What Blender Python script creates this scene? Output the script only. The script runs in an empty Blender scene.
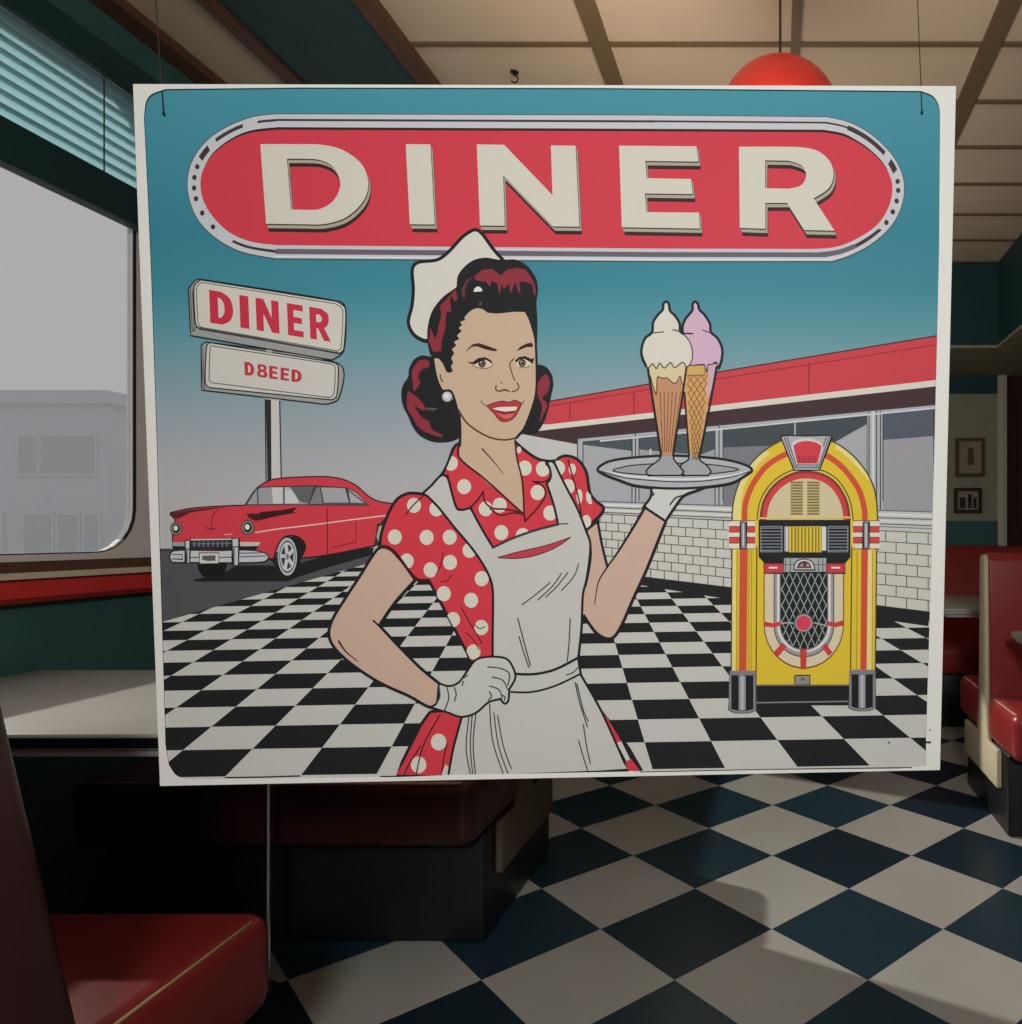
import bpy, bmesh, math, random
from mathutils import Vector, Matrix
from mathutils.geometry import tessellate_polygon
random.seed(7)
SC = bpy.context.scene
COL = SC.collection
PI = math.pi

# ------------------------------------------------------------------ camera
EYE = 1.10            # camera height in metres
FPX = 747.0           # focal length in pixels of the 1022 x 1024 frame
CX, CY = 775.0, 535.0 # where the room's depth axis meets the picture
cam = bpy.data.cameras.new('camera')
cam.sensor_fit = 'VERTICAL'
cam.sensor_height = 36.0
cam.lens = FPX / 1024 * 36.0
cam.shift_x = (511 - CX) / 1024
cam.shift_y = (CY - 512) / 1024
cam.clip_start = 0.05
cam_o = bpy.data.objects.new('camera', cam)
cam_o.location = (0, 0, EYE)
cam_o.rotation_euler = (PI / 2, 0, 0)
COL.objects.link(cam_o)
SC.camera = cam_o

# ------------------------------------------------------------------ world, sun, large lights, exposure
def srgb(r, g, b):
    def f(c):
        c /= 255.0
        return c / 12.92 if c <= 0.04045 else ((c + 0.055) / 1.055) ** 2.4
    return (f(r), f(g), f(b))

world = bpy.data.worlds.new('sky')
SC.world = world
world.use_nodes = True
bg = world.node_tree.nodes['Background']
bg.inputs[0].default_value = (0.84, 0.80, 0.84, 1)
bg.inputs[1].default_value = 0.42

sun = bpy.data.lights.new('sun', 'SUN')
sun.energy = 3.6
sun.angle = math.radians(1.0)
sun.color = (1.0, 0.93, 0.82)
sun_o = bpy.data.objects.new('sun', sun)
sun_o.rotation_euler = Vector((1.0, -0.5, -0.62)).to_track_quat('-Z', 'Y').to_euler()
COL.objects.link(sun_o)

def area(name, loc, target, size, power, color, spread=180):
    l = bpy.data.lights.new(name, 'AREA')
    l.shape = 'DISK'; l.size = size; l.energy = power; l.color = color
    l.spread = math.radians(spread)
    o = bpy.data.objects.new(name, l)
    o.location = loc
    o.rotation_euler = (Vector(target) - Vector(loc)).to_track_quat('-Z', 'Y').to_euler()
    COL.objects.link(o)
    return o
area('sign_fill_light', (0.10, -1.30, 1.95), (-0.33, 1.15, 1.0), 0.5, 27.0, (1.0, 1.0, 0.985), 140)  # added fill behind the camera to brighten the sign, no fixture

def point(name, loc, power, color, radius):
    l = bpy.data.lights.new(name, 'POINT')
    l.energy = power; l.color = color; l.shadow_soft_size = radius
    o = bpy.data.objects.new(name, l); o.location = loc
    COL.objects.link(o)
    return o
area('ceiling_fill_light', (-0.15, 1.75, 1.78), (-0.15, 1.75, 3.0), 0.9, 9.5, (1.0, 0.80, 0.62), 165)  # added fill in mid-air behind the sign, brightens the ceiling
area('rear_ceiling_fill', (0.10, 3.3, 1.65), (0.45, 3.3, 3.0), 0.3, 2.6, (1.0, 0.87, 0.74), 170)  # second added fill, lifts the far ceiling
point('rear_room_fill', (-0.4, 3.9, 1.7), 3.0, (1.0, 0.88, 0.72), 0.08)  # added point fill for the back of the room, no fixture

SC.view_settings.view_transform = 'Standard'
SC.view_settings.look = 'None'
SC.view_settings.gamma = 1
SC.view_settings.use_curve_mapping = False
SC.view_settings.exposure = 0.0

# ------------------------------------------------------------------ materials
def mat(name, rgb, rough=0.6, spec=0.3, metal=0.0, noise=0.0, nscale=8.0, bump=0.0):
    m = bpy.data.materials.new(name); m.use_nodes = True
    nt = m.node_tree; b = nt.nodes['Principled BSDF']
    c = srgb(*rgb) if max(rgb) > 1 else rgb
    b.inputs['Base Color'].default_value = (*c, 1)
    b.inputs['Roughness'].default_value = rough
    b.inputs['Specular IOR Level'].default_value = spec
    b.inputs['Metallic'].default_value = metal
    if noise or bump:
        tc = nt.nodes.new('ShaderNodeTexCoord')
        n = nt.nodes.new('ShaderNodeTexNoise')
        n.inputs['Scale'].default_value = nscale
        n.inputs['Detail'].default_value = 4
        nt.links.new(tc.outputs['Object'], n.inputs['Vector'])
    if noise:
        mx = nt.nodes.new('ShaderNodeMix'); mx.data_type = 'RGBA'
        mx.inputs[6].default_value = (*[x * (1 - noise) for x in c], 1)
        mx.inputs[7].default_value = (*[min(1, x * (1 + noise)) for x in c], 1)
        nt.links.new(n.outputs['Fac'], mx.inputs[0])
        nt.links.new(mx.outputs[2], b.inputs['Base Color'])
    if bump:
        bp = nt.nodes.new('ShaderNodeBump'); bp.inputs['Strength'].default_value = bump
        bp.inputs['Distance'].default_value = 0.01
        nt.links.new(n.outputs['Fac'], bp.inputs['Height'])
        nt.links.new(bp.outputs['Normal'], b.inputs['Normal'])
    return m

M = {
 'teal_wall': mat('teal_wall_paint', (62, 98, 96), 0.55, 0.2, noise=0.15),
 'teal_dark': mat('dark_teal_paint', (34, 66, 68), 0.5, 0.25, noise=0.15),
 'cream_wall': mat('cream_wall_paint', (150, 150, 130), 0.7, 0.2, noise=0.06),
 'ceiling': mat('ceiling_panel', (200, 184, 164), 0.8, 0.2, noise=0.12, nscale=3, bump=0.25),
 'brown': mat('brown_wood_trim', (92, 64, 50), 0.5, 0.3, noise=0.25, nscale=14),
 'tbar': mat('brown_metal_grid', (112, 94, 72), 0.5, 0.3),
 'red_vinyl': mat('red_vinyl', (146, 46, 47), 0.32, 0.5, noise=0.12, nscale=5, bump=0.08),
 'shaded_red_vinyl': mat('shaded_red_vinyl', (58, 26, 27), 0.38, 0.4, noise=0.15, nscale=5, bump=0.08),  # red vinyl with the shade of the left booths put into its colour
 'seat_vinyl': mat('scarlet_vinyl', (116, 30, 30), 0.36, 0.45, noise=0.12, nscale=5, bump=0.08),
 'cream_panel': mat('cream_laminate', (205, 195, 165), 0.4, 0.4, noise=0.08),
 'shaded_cream_panel': mat('shaded_cream_laminate', (92, 80, 66), 0.5, 0.3, noise=0.08),  # cream laminate darkened to show the far left bench in shade
 'black_base': mat('black_kick_base', (22, 22, 26), 0.4, 0.4),
 'piping': mat('tan_piping', (150, 125, 80), 0.5, 0.3),
 'pale_piping': mat('pale_piping', (205, 150, 135), 0.4, 0.4),
 'table_white': mat('pale_laminate', (178, 177, 170), 0.35, 0.35, noise=0.05),
 'chrome': mat('chrome', (0.72, 0.73, 0.75), 0.22, 0.5, 1.0),
 'dark_metal': mat('dark_metal', (40, 42, 50), 0.4, 0.4, 0.6),
 'pale_metal': mat('pale_metal', (186, 186, 184), 0.35, 0.5),
 'alu': mat('grey_window_frame', (222, 221, 217), 0.45, 0.3, noise=0.05),
 'rubber': mat('black_gasket', (28, 28, 30), 0.7, 0.2),
 'red_rail': mat('red_enamel', (212, 58, 54), 0.35, 0.4),
 'cream_trim': mat('cream_trim', (216, 206, 178), 0.5, 0.3),
 'white_trim': mat('white_door_trim', (190, 188, 172), 0.5, 0.3),
 'dark_red': mat('dark_red_paint', (64, 34, 34), 0.6, 0.2, noise=0.2),
 'paper': mat('art_paper', (150, 140, 112), 0.7, 0.2, noise=0.25, nscale=20),
 'frame_brown': mat('brown_picture_frame', (84, 70, 46), 0.5, 0.3),
 'frame_black': mat('black_picture_frame', (22, 20, 18), 0.4, 0.4),
 'facade': mat('grey_facade', (168, 182, 194), 0.9, 0.1, noise=0.08, nscale=1),
 'facade_dark': mat('facade_glazing', (126, 144, 158), 0.5, 0.3),
 'street': mat('grey_street', (120, 122, 126), 0.9, 0.1, noise=0.1),
 'string': mat('dark_string', (58, 56, 52), 0.7, 0.2),
 'board': mat('white_board', (0.72, 0.70, 0.65), 0.6, 0.2),
}
# lamp shade enamel, slightly translucent red
m = bpy.data.materials.new('red_lamp_shade'); m.use_nodes = True
nt = m.node_tree; b = nt.nodes['Principled BSDF']
b.inputs['Base Color'].default_value = (*srgb(228, 60, 50), 1); b.inputs['Roughness'].default_value = 0.35
tr = nt.nodes.new('ShaderNodeBsdfTranslucent'); tr.inputs[0].default_value = (*srgb(235, 60, 45), 1)
mx = nt.nodes.new('ShaderNodeMixShader'); mx.inputs[0].default_value = 0.15
nt.links.new(b.outputs[0], mx.inputs[1]); nt.links.new(tr.outputs[0], mx.inputs[2])
nt.links.new(mx.outputs[0], nt.nodes['Material Output'].inputs[0]); M['shade'] = m
# blind slats
m = bpy.data.materials.new('teal_blind_slat'); m.use_nodes = True
nt = m.node_tree; b = nt.nodes['Principled BSDF']
b.inputs['Base Color'].default_value = (*srgb(200, 220, 222), 1); b.inputs['Roughness'].default_value = 0.4
tr = nt.nodes.new('ShaderNodeBsdfTranslucent'); tr.inputs[0].default_value = (*srgb(206, 230, 233), 1)
mx = nt.nodes.new('ShaderNodeMixShader'); mx.inputs[0].default_value = 0.8
nt.links.new(b.outputs[0], mx.inputs[1]); nt.links.new(tr.outputs[0], mx.inputs[2])
nt.links.new(mx.outputs[0], nt.nodes['Material Output'].inputs[0]); M['slat'] = m
# window glass; its translucent share stands in for the haze outdoors
m = bpy.data.materials.new('haze_glass'); m.use_nodes = True
nt = m.node_tree; nt.nodes.remove(nt.nodes['Principled BSDF'])
tp = nt.nodes.new('ShaderNodeBsdfTransparent'); tp.inputs[0].default_value = (0.93, 0.94, 0.95, 1)
tr = nt.nodes.new('ShaderNodeBsdfTranslucent'); tr.inputs[0].default_value = (0.82, 0.82, 0.85, 1)
gl = nt.nodes.new('ShaderNodeBsdfGlossy'); gl.inputs['Roughness'].default_value = 0.05
mx = nt.nodes.new('ShaderNodeMixShader'); mx.inputs[0].default_value = 0.11
mx2 = nt.nodes.new('ShaderNodeMixShader'); mx2.inputs[0].default_value = 0.0
nt.links.new(tp.outputs[0], mx.inputs[1]); nt.links.new(tr.outputs[0], mx.inputs[2])
nt.links.new(mx.outputs[0], mx2.inputs[1]); nt.links.new(gl.outputs[0], mx2.inputs[2])
nt.links.new(mx2.outputs[0], nt.nodes['Material Output'].inputs[0]); M['glass'] = m
# chequered floor: squares set on the diagonal
m = bpy.data.materials.new('chequer_floor_tile'); m.use_nodes = True
nt = m.node_tree; b = nt.nodes['Principled BSDF']; N = nt.nodes.new; L = nt.links.new
def mth(op, a, c=None):
    n = N('ShaderNodeMath'); n.operation = op
    for i, v in enumerate((a, c)):
        if v is None: continue
        if isinstance(v, (int, float)): n.inputs[i].default_value = v
        else: L(v, n.inputs[i])
    return n.outputs[0]
geo = N('ShaderNodeNewGeometry'); sp = N('ShaderNodeSeparateXYZ'); L(geo.outputs['Position'], sp.inputs[0])
TD = 0.478
u = mth('DIVIDE', mth('SUBTRACT', sp.outputs[0], 0.230), TD)
v = mth('DIVIDE', mth('SUBTRACT', sp.outputs[1], 2.085), TD)
p = mth('ADD', u, v); q = mth('SUBTRACT', u, v)      # integer + half lines are the joints
par = mth('FLOORED_MODULO', mth('ADD', mth('FLOOR', mth('ADD', p, 0.5)), mth('FLOOR', mth('ADD', q, 0.5))), 2.0)
cell = N('ShaderNodeCombineXYZ'); L(mth('FLOOR', mth('ADD', p, 0.5)), cell.inputs[0]); L(mth('FLOOR', mth('ADD', q, 0.5)), cell.inputs[1])
wn = N('ShaderNodeTexWhiteNoise'); L(cell.outputs[0], wn.inputs['Vector'])
nz = N('ShaderNodeTexNoise'); nz.inputs['Scale'].default_value = 3.5; nz.inputs['Detail'].default_value = 5
L(geo.outputs['Position'], nz.inputs['Vector'])
def mixc(f, a, c):
    n = N('ShaderNodeMix'); n.data_type = 'RGBA'
    for i, v in ((0, f), (6, a), (7, c)):
        if isinstance(v, float): n.inputs[i].default_value = v
        elif isinstance(v, tuple): n.inputs[i].default_value = (*v, 1)
        else: L(v, n.inputs[i])
    return n.outputs[2]
dark = mixc(wn.outputs[0], srgb(20, 40, 52), srgb(32, 60, 72))
lite = mixc(nz.outputs[0], srgb(158, 157, 150), srgb(180, 180, 174))
base = mixc(par, dark, lite)
L(base, b.inputs['Base Color'])
b.inputs['Roughness'].default_value = 0.36; b.inputs['Specular IOR Level'].default_value = 0.45
M['floor'] = m

# ------------------------------------------------------------------ mesh helpers
def new_obj(name, bm, material, parent=None, smooth=False, bevel=0.0, seg=2):
    me = bpy.data.meshes.new(name)
    bmesh.ops.recalc_face_normals(bm, faces=bm.faces)
    bm.to_mesh(me); bm.free()
    for mm in (material if isinstance(material, (list, tuple)) else [material]):
        me.materials.append(mm)
    if smooth:
        for p_ in me.polygons: p_.use_smooth = True
    o = bpy.data.objects.new(name, me); COL.objects.link(o)
    if parent is not None: o.parent = parent
    if bevel:
        md = o.modifiers.new('bevel', 'BEVEL'); md.width = bevel; md.segments = seg
        md.limit_method = 'ANGLE'
        for p_ in me.polygons: p_.use_smooth = True
        md.harden_normals = False
    return o

def box(bm, x0, x1, y0, y1, z0, z1):
    vs = [bm.verts.new((x, y, z)) for z in (z0, z1) for (x, y) in ((x0, y0), (x1, y0), (x1, y1), (x0, y1))]
    for f in ((0, 3, 2, 1), (4, 5, 6, 7), (0, 1, 5, 4), (1, 2, 6, 5), (2, 3, 7, 6), (3, 0, 4, 7)):
        bm.faces.new([vs[i] for i in f])
    return vs

def bx(*a):
    bm = bmesh.new(); box(bm, *a); return bm

def prism(pts, axis, a, c):
    """closed outline (list of 2d points) pushed along an axis from a to c"""
    bm = bmesh.new()
    def P(p_, d):
        if axis == 'X': return (d, p_[0], p_[1])
        if axis == 'Y': return (p_[0], d, p_[1])
        return (p_[0], p_[1], d)
    A = [bm.verts.new(P(p_, a)) for p_ in pts]; B = [bm.verts.new(P(p_, c)) for p_ in pts]
    n = len(pts)
    bm.faces.new(A); bm.faces.new(B[::-1])
    for i in range(n): bm.faces.new((A[i], A[(i + 1) % n], B[(i + 1) % n], B[i]))
    return bm

def tube(bm, pts, r, n=8):
    rings = []
    pts = [Vector(p_) for p_ in pts]
    for i, p_ in enumerate(pts):
        d = (pts[min(i + 1, len(pts) - 1)] - pts[max(i - 1, 0)]).normalized()
        up = Vector((0, 0, 1)) if abs(d.z) < 0.9 else Vector((1, 0, 0))
        s = d.cross(up).normalized(); t = d.cross(s)
        rings.append([bm.verts.new(p_ + r * (math.cos(2 * PI * k / n) * s + math.sin(2 * PI * k / n) * t)) for k in range(n)])
    for a, c in zip(rings, rings[1:]):
        for k in range(n): bm.faces.new((a[k], a[(k + 1) % n], c[(k + 1) % n], c[k]))
    bm.faces.new(rings[0]); bm.faces.new(rings[-1][::-1])

def lathe(prof, center=(0, 0, 0), n=40, cap=False):
    bm = bmesh.new(); rings = []
    for r, z in prof:
        rings.append([bm.verts.new((center[0] + r * math.cos(2 * PI * k / n), center[1] + r * math.sin(2 * PI * k / n), center[2] + z)) for k in range(n)])
    for a, c in zip(rings, rings[1:]):
        for k in range(n): bm.faces.new((a[k], a[(k + 1) % n], c[(k + 1) % n], c[k]))
    if cap:
        bm.faces.new(rings[0]); bm.faces.new(rings[-1])
    bmesh.ops.remove_doubles(bm, verts=bm.verts, dist=1e-5)
    return bm

def rrect(x0, x1, z0, z1, r, n=6):
    out = []
    for cx_, cz_, a0 in ((x1 - r, z1 - r, 0), (x0 + r, z1 - r, 90), (x0 + r, z0 + r, 180), (x1 - r, z0 + r, 270)):
        for k in range(n + 1):
            a = math.radians(a0 + 90 * k / n)
            out.append((cx_ + r * math.cos(a), cz_ + r * math.sin(a)))
    return out

def thing(name, label, cat, loc=(0, 0, 0), group=None):
    o = bpy.data.objects.new(name, None); o.location = loc; o.empty_display_size = 0.1
    COL.objects.link(o); o['label'] = label; o['category'] = cat
    if group: o['group'] = group
    return o

def struct(name, bm, material, parent=None, **k):
    o = new_obj(name, bm, material, parent, **k)
    if parent is None: o['kind'] = 'structure'
    return o

def under(o, root):
    """keep an object's built-in-place mesh while hanging it on its thing"""
    o.parent = root
    o.matrix_parent_inverse = Matrix.Translation(-Vector(root.location))
    return o

# ------------------------------------------------------------------ the room
XL, XR, YB, YF, HC = -1.95, 2.20, 5.00, -1.80, 2.65
struct('floor', bx(XL - 0.1, XR + 0.1, YF - 0.1, YB + 0.1, -0.06, 0.0), M['floor'])
struct('ceiling', bx(XL - 0.1, XR + 0.1, YF - 0.1, YB + 0.1, HC, HC + 0.06), M['ceiling'])
bm = bmesh.new()
for y in [2.355 + 0.3126 * k for k in range(-12, 7)]:
    box(bm, -1.17, 1.27, y - 0.009, y + 0.009, HC - 0.007, HC + 0.002)
struct('trim_1', bm, M['tbar'])
bm = bmesh.new()
for x, w in ((-0.55, 0.058), (0.065, 0.03), (0.68, 0.062)):
    box(bm, x - w / 2, x + w / 2, YF, YB - 0.75, HC - 0.012, HC + 0.002)
struct('trim_2', bm, M['tbar'])
struct('trim_3', bx(-1.60, -1.20, YF, YB, HC - 0.02, HC + 0.002), M['teal_dark'])
bm = bmesh.new()
for x, w in ((-1.175, 0.055), (-1.62, 0.05), (-1.915, 0.07)):
    box(bm, x - w / 2, x + w / 2, YF, YB, HC - 0.032, HC + 0.002)
struct('trim_4', bm, M['brown'])

# left wall with two long windows
WZ0, WZ1 = 1.045, 2.45
WINS = ((0.55, 2.335), (2.62, 4.45))
bm = bmesh.new()
for z0, z1 in ((0, WZ0), (WZ1, HC)): box(bm, XL - 0.12, XL, YF - 0.1, YB + 0.1, z0, z1)
ys = [YF - 0.1] + [y for w in WINS for y in (w[0], w[1] + 0.09)] + [YB + 0.1]
for y0, y1 in zip(ys[::2], ys[1::2]): box(bm, XL - 0.12, XL, y0, y1, WZ0, WZ1)
struct('wall_left', bm, M['teal_wall'])
for i, (y0, y1) in enumerate(WINS):
    w = thing('window_%d' % (i + 1), '', '', (XL, (y0 + y1) / 2, WZ0))
    del w['label'], w['category']; w['kind'] = 'structure'
    out_ = rrect(y0 - 0.01, y1 + 0.10, WZ0 - 0.014, WZ1, 0.02); inn = rrect(y0 + 0.05, y1 - 0.062, WZ0 + 0.004, WZ1 - 0.05, 0.13)
    def ring(o_, i_, xa, xb):
        bm = bmesh.new(); n = len(o_)
        q = [[bm.verts.new((x, p_[0], p_[1])) for p_ in lst] for x in (xa, xb) for lst in (o_, i_)]
        for k in range(n):
            j = (k + 1) % n
            bm.faces.new((q[0][k], q[0][j], q[1][j], q[1][k])); bm.faces.new((q[2][k], q[3][k], q[3][j], q[2][j]))
            bm.faces.new((q[0][k], q[2][k], q[2][j], q[0][j])); bm.faces.new((q[1][k], q[1][j], q[3][j], q[3][k]))
        return bm
    under(new_obj('window_frame', ring(out_, inn, XL - 0.022, XL + 0.006), M['alu']), w)
    inn2 = rrect(y0 + 0.053, y1 - 0.065, WZ0 + 0.007, WZ1 - 0.053, 0.127)
    under(new_obj('gasket', ring(inn, inn2, XL - 0.002, XL + 0.0065), M['rubber']), w)
    under(new_obj('window_pane', bx(XL - 0.018, XL - 0.013, y0 + 0.03, y1 - 0.03, WZ0 - 0.006, WZ1 - 0.02), M['glass']), w)
struct('trim_5', bx(XL - 0.002, XL + 0.012, YF, YB, 1.004, WZ0 - 0.015), M['brown'])
struct('trim_6', bx(XL - 0.002, XL + 0.050, YF, YB, 0.988, 1.003), M['cream_trim'])
struct('trim_7', prism([(XL - 0.002, 0.925), (XL + 0.03, 0.925), (XL + 0.045, 0.94), (XL + 0.045, 0.98), (XL + 0.03, 0.987), (XL - 0.002, 0.987)], 'Y', YF, YB), M['red_rail'])

# rear wall with a doorway at the right, soffits
DX0, DX1 = 1.545, 2.10
bm = bmesh.new()
box(bm, XL, DX0, YB, YB + 0.12, 0, HC); box(bm, DX1, XR, YB, YB + 0.12, 0, HC); box(bm, DX0, DX1, YB, YB + 0.12, 2.17, HC)
struct('wall_back', bm, M['cream_wall'])
struct('wall_right', bx(XR, XR + 0.12, YF - 0.1, YB + 0.1, 0, HC), M['cream_wall'])
struct('wall_front', bx(XL, XR, YF - 0.12, YF, 0, HC), M['teal_dark'])
bm = bmesh.new()
box(bm, XL, 1.265, 4.25, YB, 2.18, HC - 0.002); box(bm, 1.265, XR, YF, YB, 2.18, HC - 0.002)
struct('wall_soffit', bm, M['teal_dark'])
bm = bmesh.new()
box(bm, XL, 1.265, 4.25, YB, 2.165, 2.18); box(bm, 1.265, XR, YF, YB, 2.165, 2.18)
struct('trim_8', bm, M['cream_wall'])
struct('trim_9', bx(XL, DX0 - 0.06, YB - 0.012, YB + 0.002, 2.045, 2.165), M['teal_dark'])
struct('trim_10', bx(XL, DX0 - 0.06, YB - 0.015, YB + 0.002, 0.0, 1.195), M['teal_wall'])
d = thing('door_1', '', '', (1.82, YB, 0)); del d['label'], d['category']; d['kind'] = 'structure'
bm = bmesh.new()
box(bm, DX0 - 0.06, DX0, YB - 0.03, YB + 0.05, 0, 2.165); box(bm, DX1, DX1 + 0.06, YB - 0.03, YB + 0.05, 0, 2.165)
under(new_obj('door_casing', bm, M['white_trim'], bevel=0.004), d)
bm = bmesh.new()
box(bm, DX0, DX1, YB + 0.07, YB + 0.11, 0.0, 2.17)
for z0, z1 in ((0.2, 1.0), (1.15, 2.0)): box(bm, DX0 + 0.1, DX1 - 0.1, YB + 0.055, YB + 0.075, z0, z1)
under(new_obj('door_leaf', bm, M['dark_red']), d)

# ------------------------------------------------------------------ outside the window
struct('street_ground', bx(-60, XL - 0.15, -10, 60, -0.16, -0.10), M['street'])
def building(name, x0, x1, y0, y1, h, label, rows, group=None):
    b_ = thing(name, label, 'building', ((x0 + x1) / 2, y0, -0.10))
    under(new_obj('wall', bx(x0, x1, y0, y1, -0.10, h), M['facade']), b_)
    under(new_obj('roof_edge', bx(x0 - 0.15, x1 + 0.15, y0 - 0.15, y1 + 0.15, h, h + 0.35), M['facade']), b_)
    for z0, z1, xs in rows:
        for a, c in xs:
            f = under(new_obj('window', bx(a - 0.08, c + 0.08, y0 - 0.05, y0 + 0.02, z0 - 0.08, z1 + 0.08), M['facade']), b_)
            g = new_obj('pane', bx(a, c, y0 - 0.06, y0, z0, z1), M['facade_dark']); g.parent = f
    return b_
building('street_building', -24.5, -17.9, 20, 30, 4.6,
         'pale grey flat-roofed two-storey building seen through the left window',
         ((2.75, 3.75, ((-20.2, -19.75), (-19.6, -18.2))), (0.5, 1.65, ((-21.4, -20.7), (-20.05, -19.35), (-19.15, -18.65), (-18.45, -18.1)))))

# ------------------------------------------------------------------ window blind
blind = thing('window_blind', 'partly raised teal slatted blind across the top of the left window', 'blind', (XL + 0.06, 1.4, 2.15))
under(new_obj('head_rail', bx(XL + 0.010, XL + 0.075, 0.50, 2.30, 2.405, 2.48), M['teal_dark'], bevel=0.004), blind)
under(new_obj('bottom_rail', bx(XL + 0.012, XL + 0.060, 0.50, 2.285, 2.018, 2.128), M['teal_dark'], bevel=0.006), blind)
NS = 8
for k in range(NS):
    z = 2.146 + k * 0.0335
    prof = []
    for t in range(6):
        s = t / 5 - 0.5
        prof.append((XL + 0.040 + 0.044 * s, z + 0.020 * s + 0.006 * (1 - 4 * s * s)))
    pts = prof + [(x, zz - 0.0016) for x, zz in prof[::-1]]
    under(new_obj('slat', prism(pts, 'Y', 0.52, 2.262), M['slat']), blind)
for y in (0.8, 1.45, 2.10):
    bm = bmesh.new(); tube(bm, [(XL + 0.064, y, 2.41), (XL + 0.064, y, 2.12)], 0.0018, 6)
    under(new_obj('ladder_cord', bm, M['string']), blind)

# ------------------------------------------------------------------ booth benches
def cushion(x0, x1, y0, y1, z0, z1, r, m_, parent, name='seat'):
    o = new_obj(name, bx(x0, x1, y0, y1, z0, z1), m_, None, bevel=r, seg=5)
    return under(o, parent)

def back_pad(x0, x1, yb, yt, zb, zt, th, m_, parent, sign):
    """upholstered back, its seat-side face leaning from yb (bottom) to yt (top)"""
    pts = [(yb, zb), (yt, zt - 0.03), (yt - sign * 0.02, zt), (yt - sign * (th - 0.02), zt), (yt - sign * th, zt - 0.03), (yb - sign * th, zb)]
    o = new_obj('backrest', prism(pts, 'X', x0, x1), m_, None, bevel=0.018, seg=4)
    return under(o, parent)

def seam(pts, r, m_, parent, name='piping'):
    bm = bmesh.new(); tube(bm, pts, r, 8)
    o = new_obj(name, bm, m_, None, smooth=True); o.parent = parent
    return o

# bench nearest the camera on the left: we look along its seat, its back leans towards us
nb = thing('booth_bench', 'shade-darkened red booth bench at the lower left corner with tan piping on its seat', 'bench', (-1.40, 1.05, 0))
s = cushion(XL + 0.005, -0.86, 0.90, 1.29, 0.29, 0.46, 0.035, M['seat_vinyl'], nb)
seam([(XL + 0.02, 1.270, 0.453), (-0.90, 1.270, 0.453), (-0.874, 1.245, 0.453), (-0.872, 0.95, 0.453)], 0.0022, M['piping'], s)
back_pad(XL + 0.005, -0.838, 0.930, 0.800, 0.40, 1.03, 0.11, M['shaded_red_vinyl'], nb, 1)
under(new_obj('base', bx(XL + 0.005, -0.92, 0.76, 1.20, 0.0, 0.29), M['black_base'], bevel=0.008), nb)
under(new_obj('end_panel', prism([(0.775, 0.16), (1.19, 0.16), (1.19, 0.288), (0.885, 0.288), (0.885, 0.40), (0.84, 0.40), (0.80, 0.288), (0.775, 0.288)], 'X', -0.918, -0.860), M['shaded_red_vinyl'], bevel=0.006), nb)

def double_bench(name, label, x_end, x_wall, yc, seat_m, back_m, panel_m):
    """two seats back to back; x_end is the aisle end"""
    t = thing(name, label, 'bench', ((x_end + x_wall) / 2, yc, 0))
    d_ = -1 if x_end > x_wall else 1     # direction from aisle end into the bench
    lo = lambda a, c: (min(a, c), max(a, c))
    for sg in (-1, 1):
        y0, y1 = lo(yc + sg * 0.055, yc + sg * 0.395)
        st = cushion(*lo(x_end, x_wall), y0, y1, 0.30, 0.475, 0.04, seat_m, t)
        yf = yc + sg * 0.378
        seam([(x_wall - d_ * 0.02, yf, 0.466), (x_end + d_ * 0.04, yf, 0.466), (x_end + d_ * 0.016, yf - sg * 0.03, 0.466), (x_end + d_ * 0.016, yc + sg * 0.10, 0.466)], 0.004, M['pale_piping'], st)
        bk = back_pad(*lo(x_end + d_ * 0.012, x_wall), yc + sg * 0.085, yc + sg * 0.052, 0.42, 1.03, 0.05, back_m, t, sg)
    under(new_obj('base', bx(*lo(x_end + d_ * 0.018, x_wall), yc - 0.27, yc + 0.31, 0.0, 0.30), M['black_base'], bevel=0.01), t)
    prof = [(-0.20, 0.155), (0.275, 0.155), (0.275, 0.298), (0.075, 0.298), (0.048, 0.46), (0.036, 1.0), (0.024, 1.022), (-0.024, 1.022), (-0.036, 1.0), (-0.048, 0.46), (-0.075, 0.298), (-0.20, 0.298)]
    under(new_obj('end_panel', prism([(yc + a, c) for a, c in prof], 'X', *lo(x_end - d_ * 0.004, x_end + d_ * 0.0175)), panel_m, bevel=0.006), t)
    return t
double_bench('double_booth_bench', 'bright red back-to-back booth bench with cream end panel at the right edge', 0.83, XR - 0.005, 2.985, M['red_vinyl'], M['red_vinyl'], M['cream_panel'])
double_bench('double_booth_bench', 'shade-darkened red back-to-back booth bench behind the hanging sign beyond the window table', -0.765, -1.80, 2.285, M['shaded_red_vinyl'], M['shaded_red_vinyl'], M['shaded_cream_panel'])

rb = thing('booth_bench', 'red booth bench against the rear wall under the framed pictures', 'bench', (1.2, 4.65, 0))
cushion(0.30, XR - 0.005, 4.20, 4.80, 0.31, 0.475, 0.04, M['red_vinyl'], rb)
back_pad(0.31, XR - 0.005, 4.78, 4.86, 0.42, 1.03, 0.10, M['red_vinyl'], rb, -1)
under(new_obj('base', bx(0.36, XR - 0.005, 4.28, 4.94, 0.0, 0.31), M['black_base'], bevel=0.01), rb)

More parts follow.
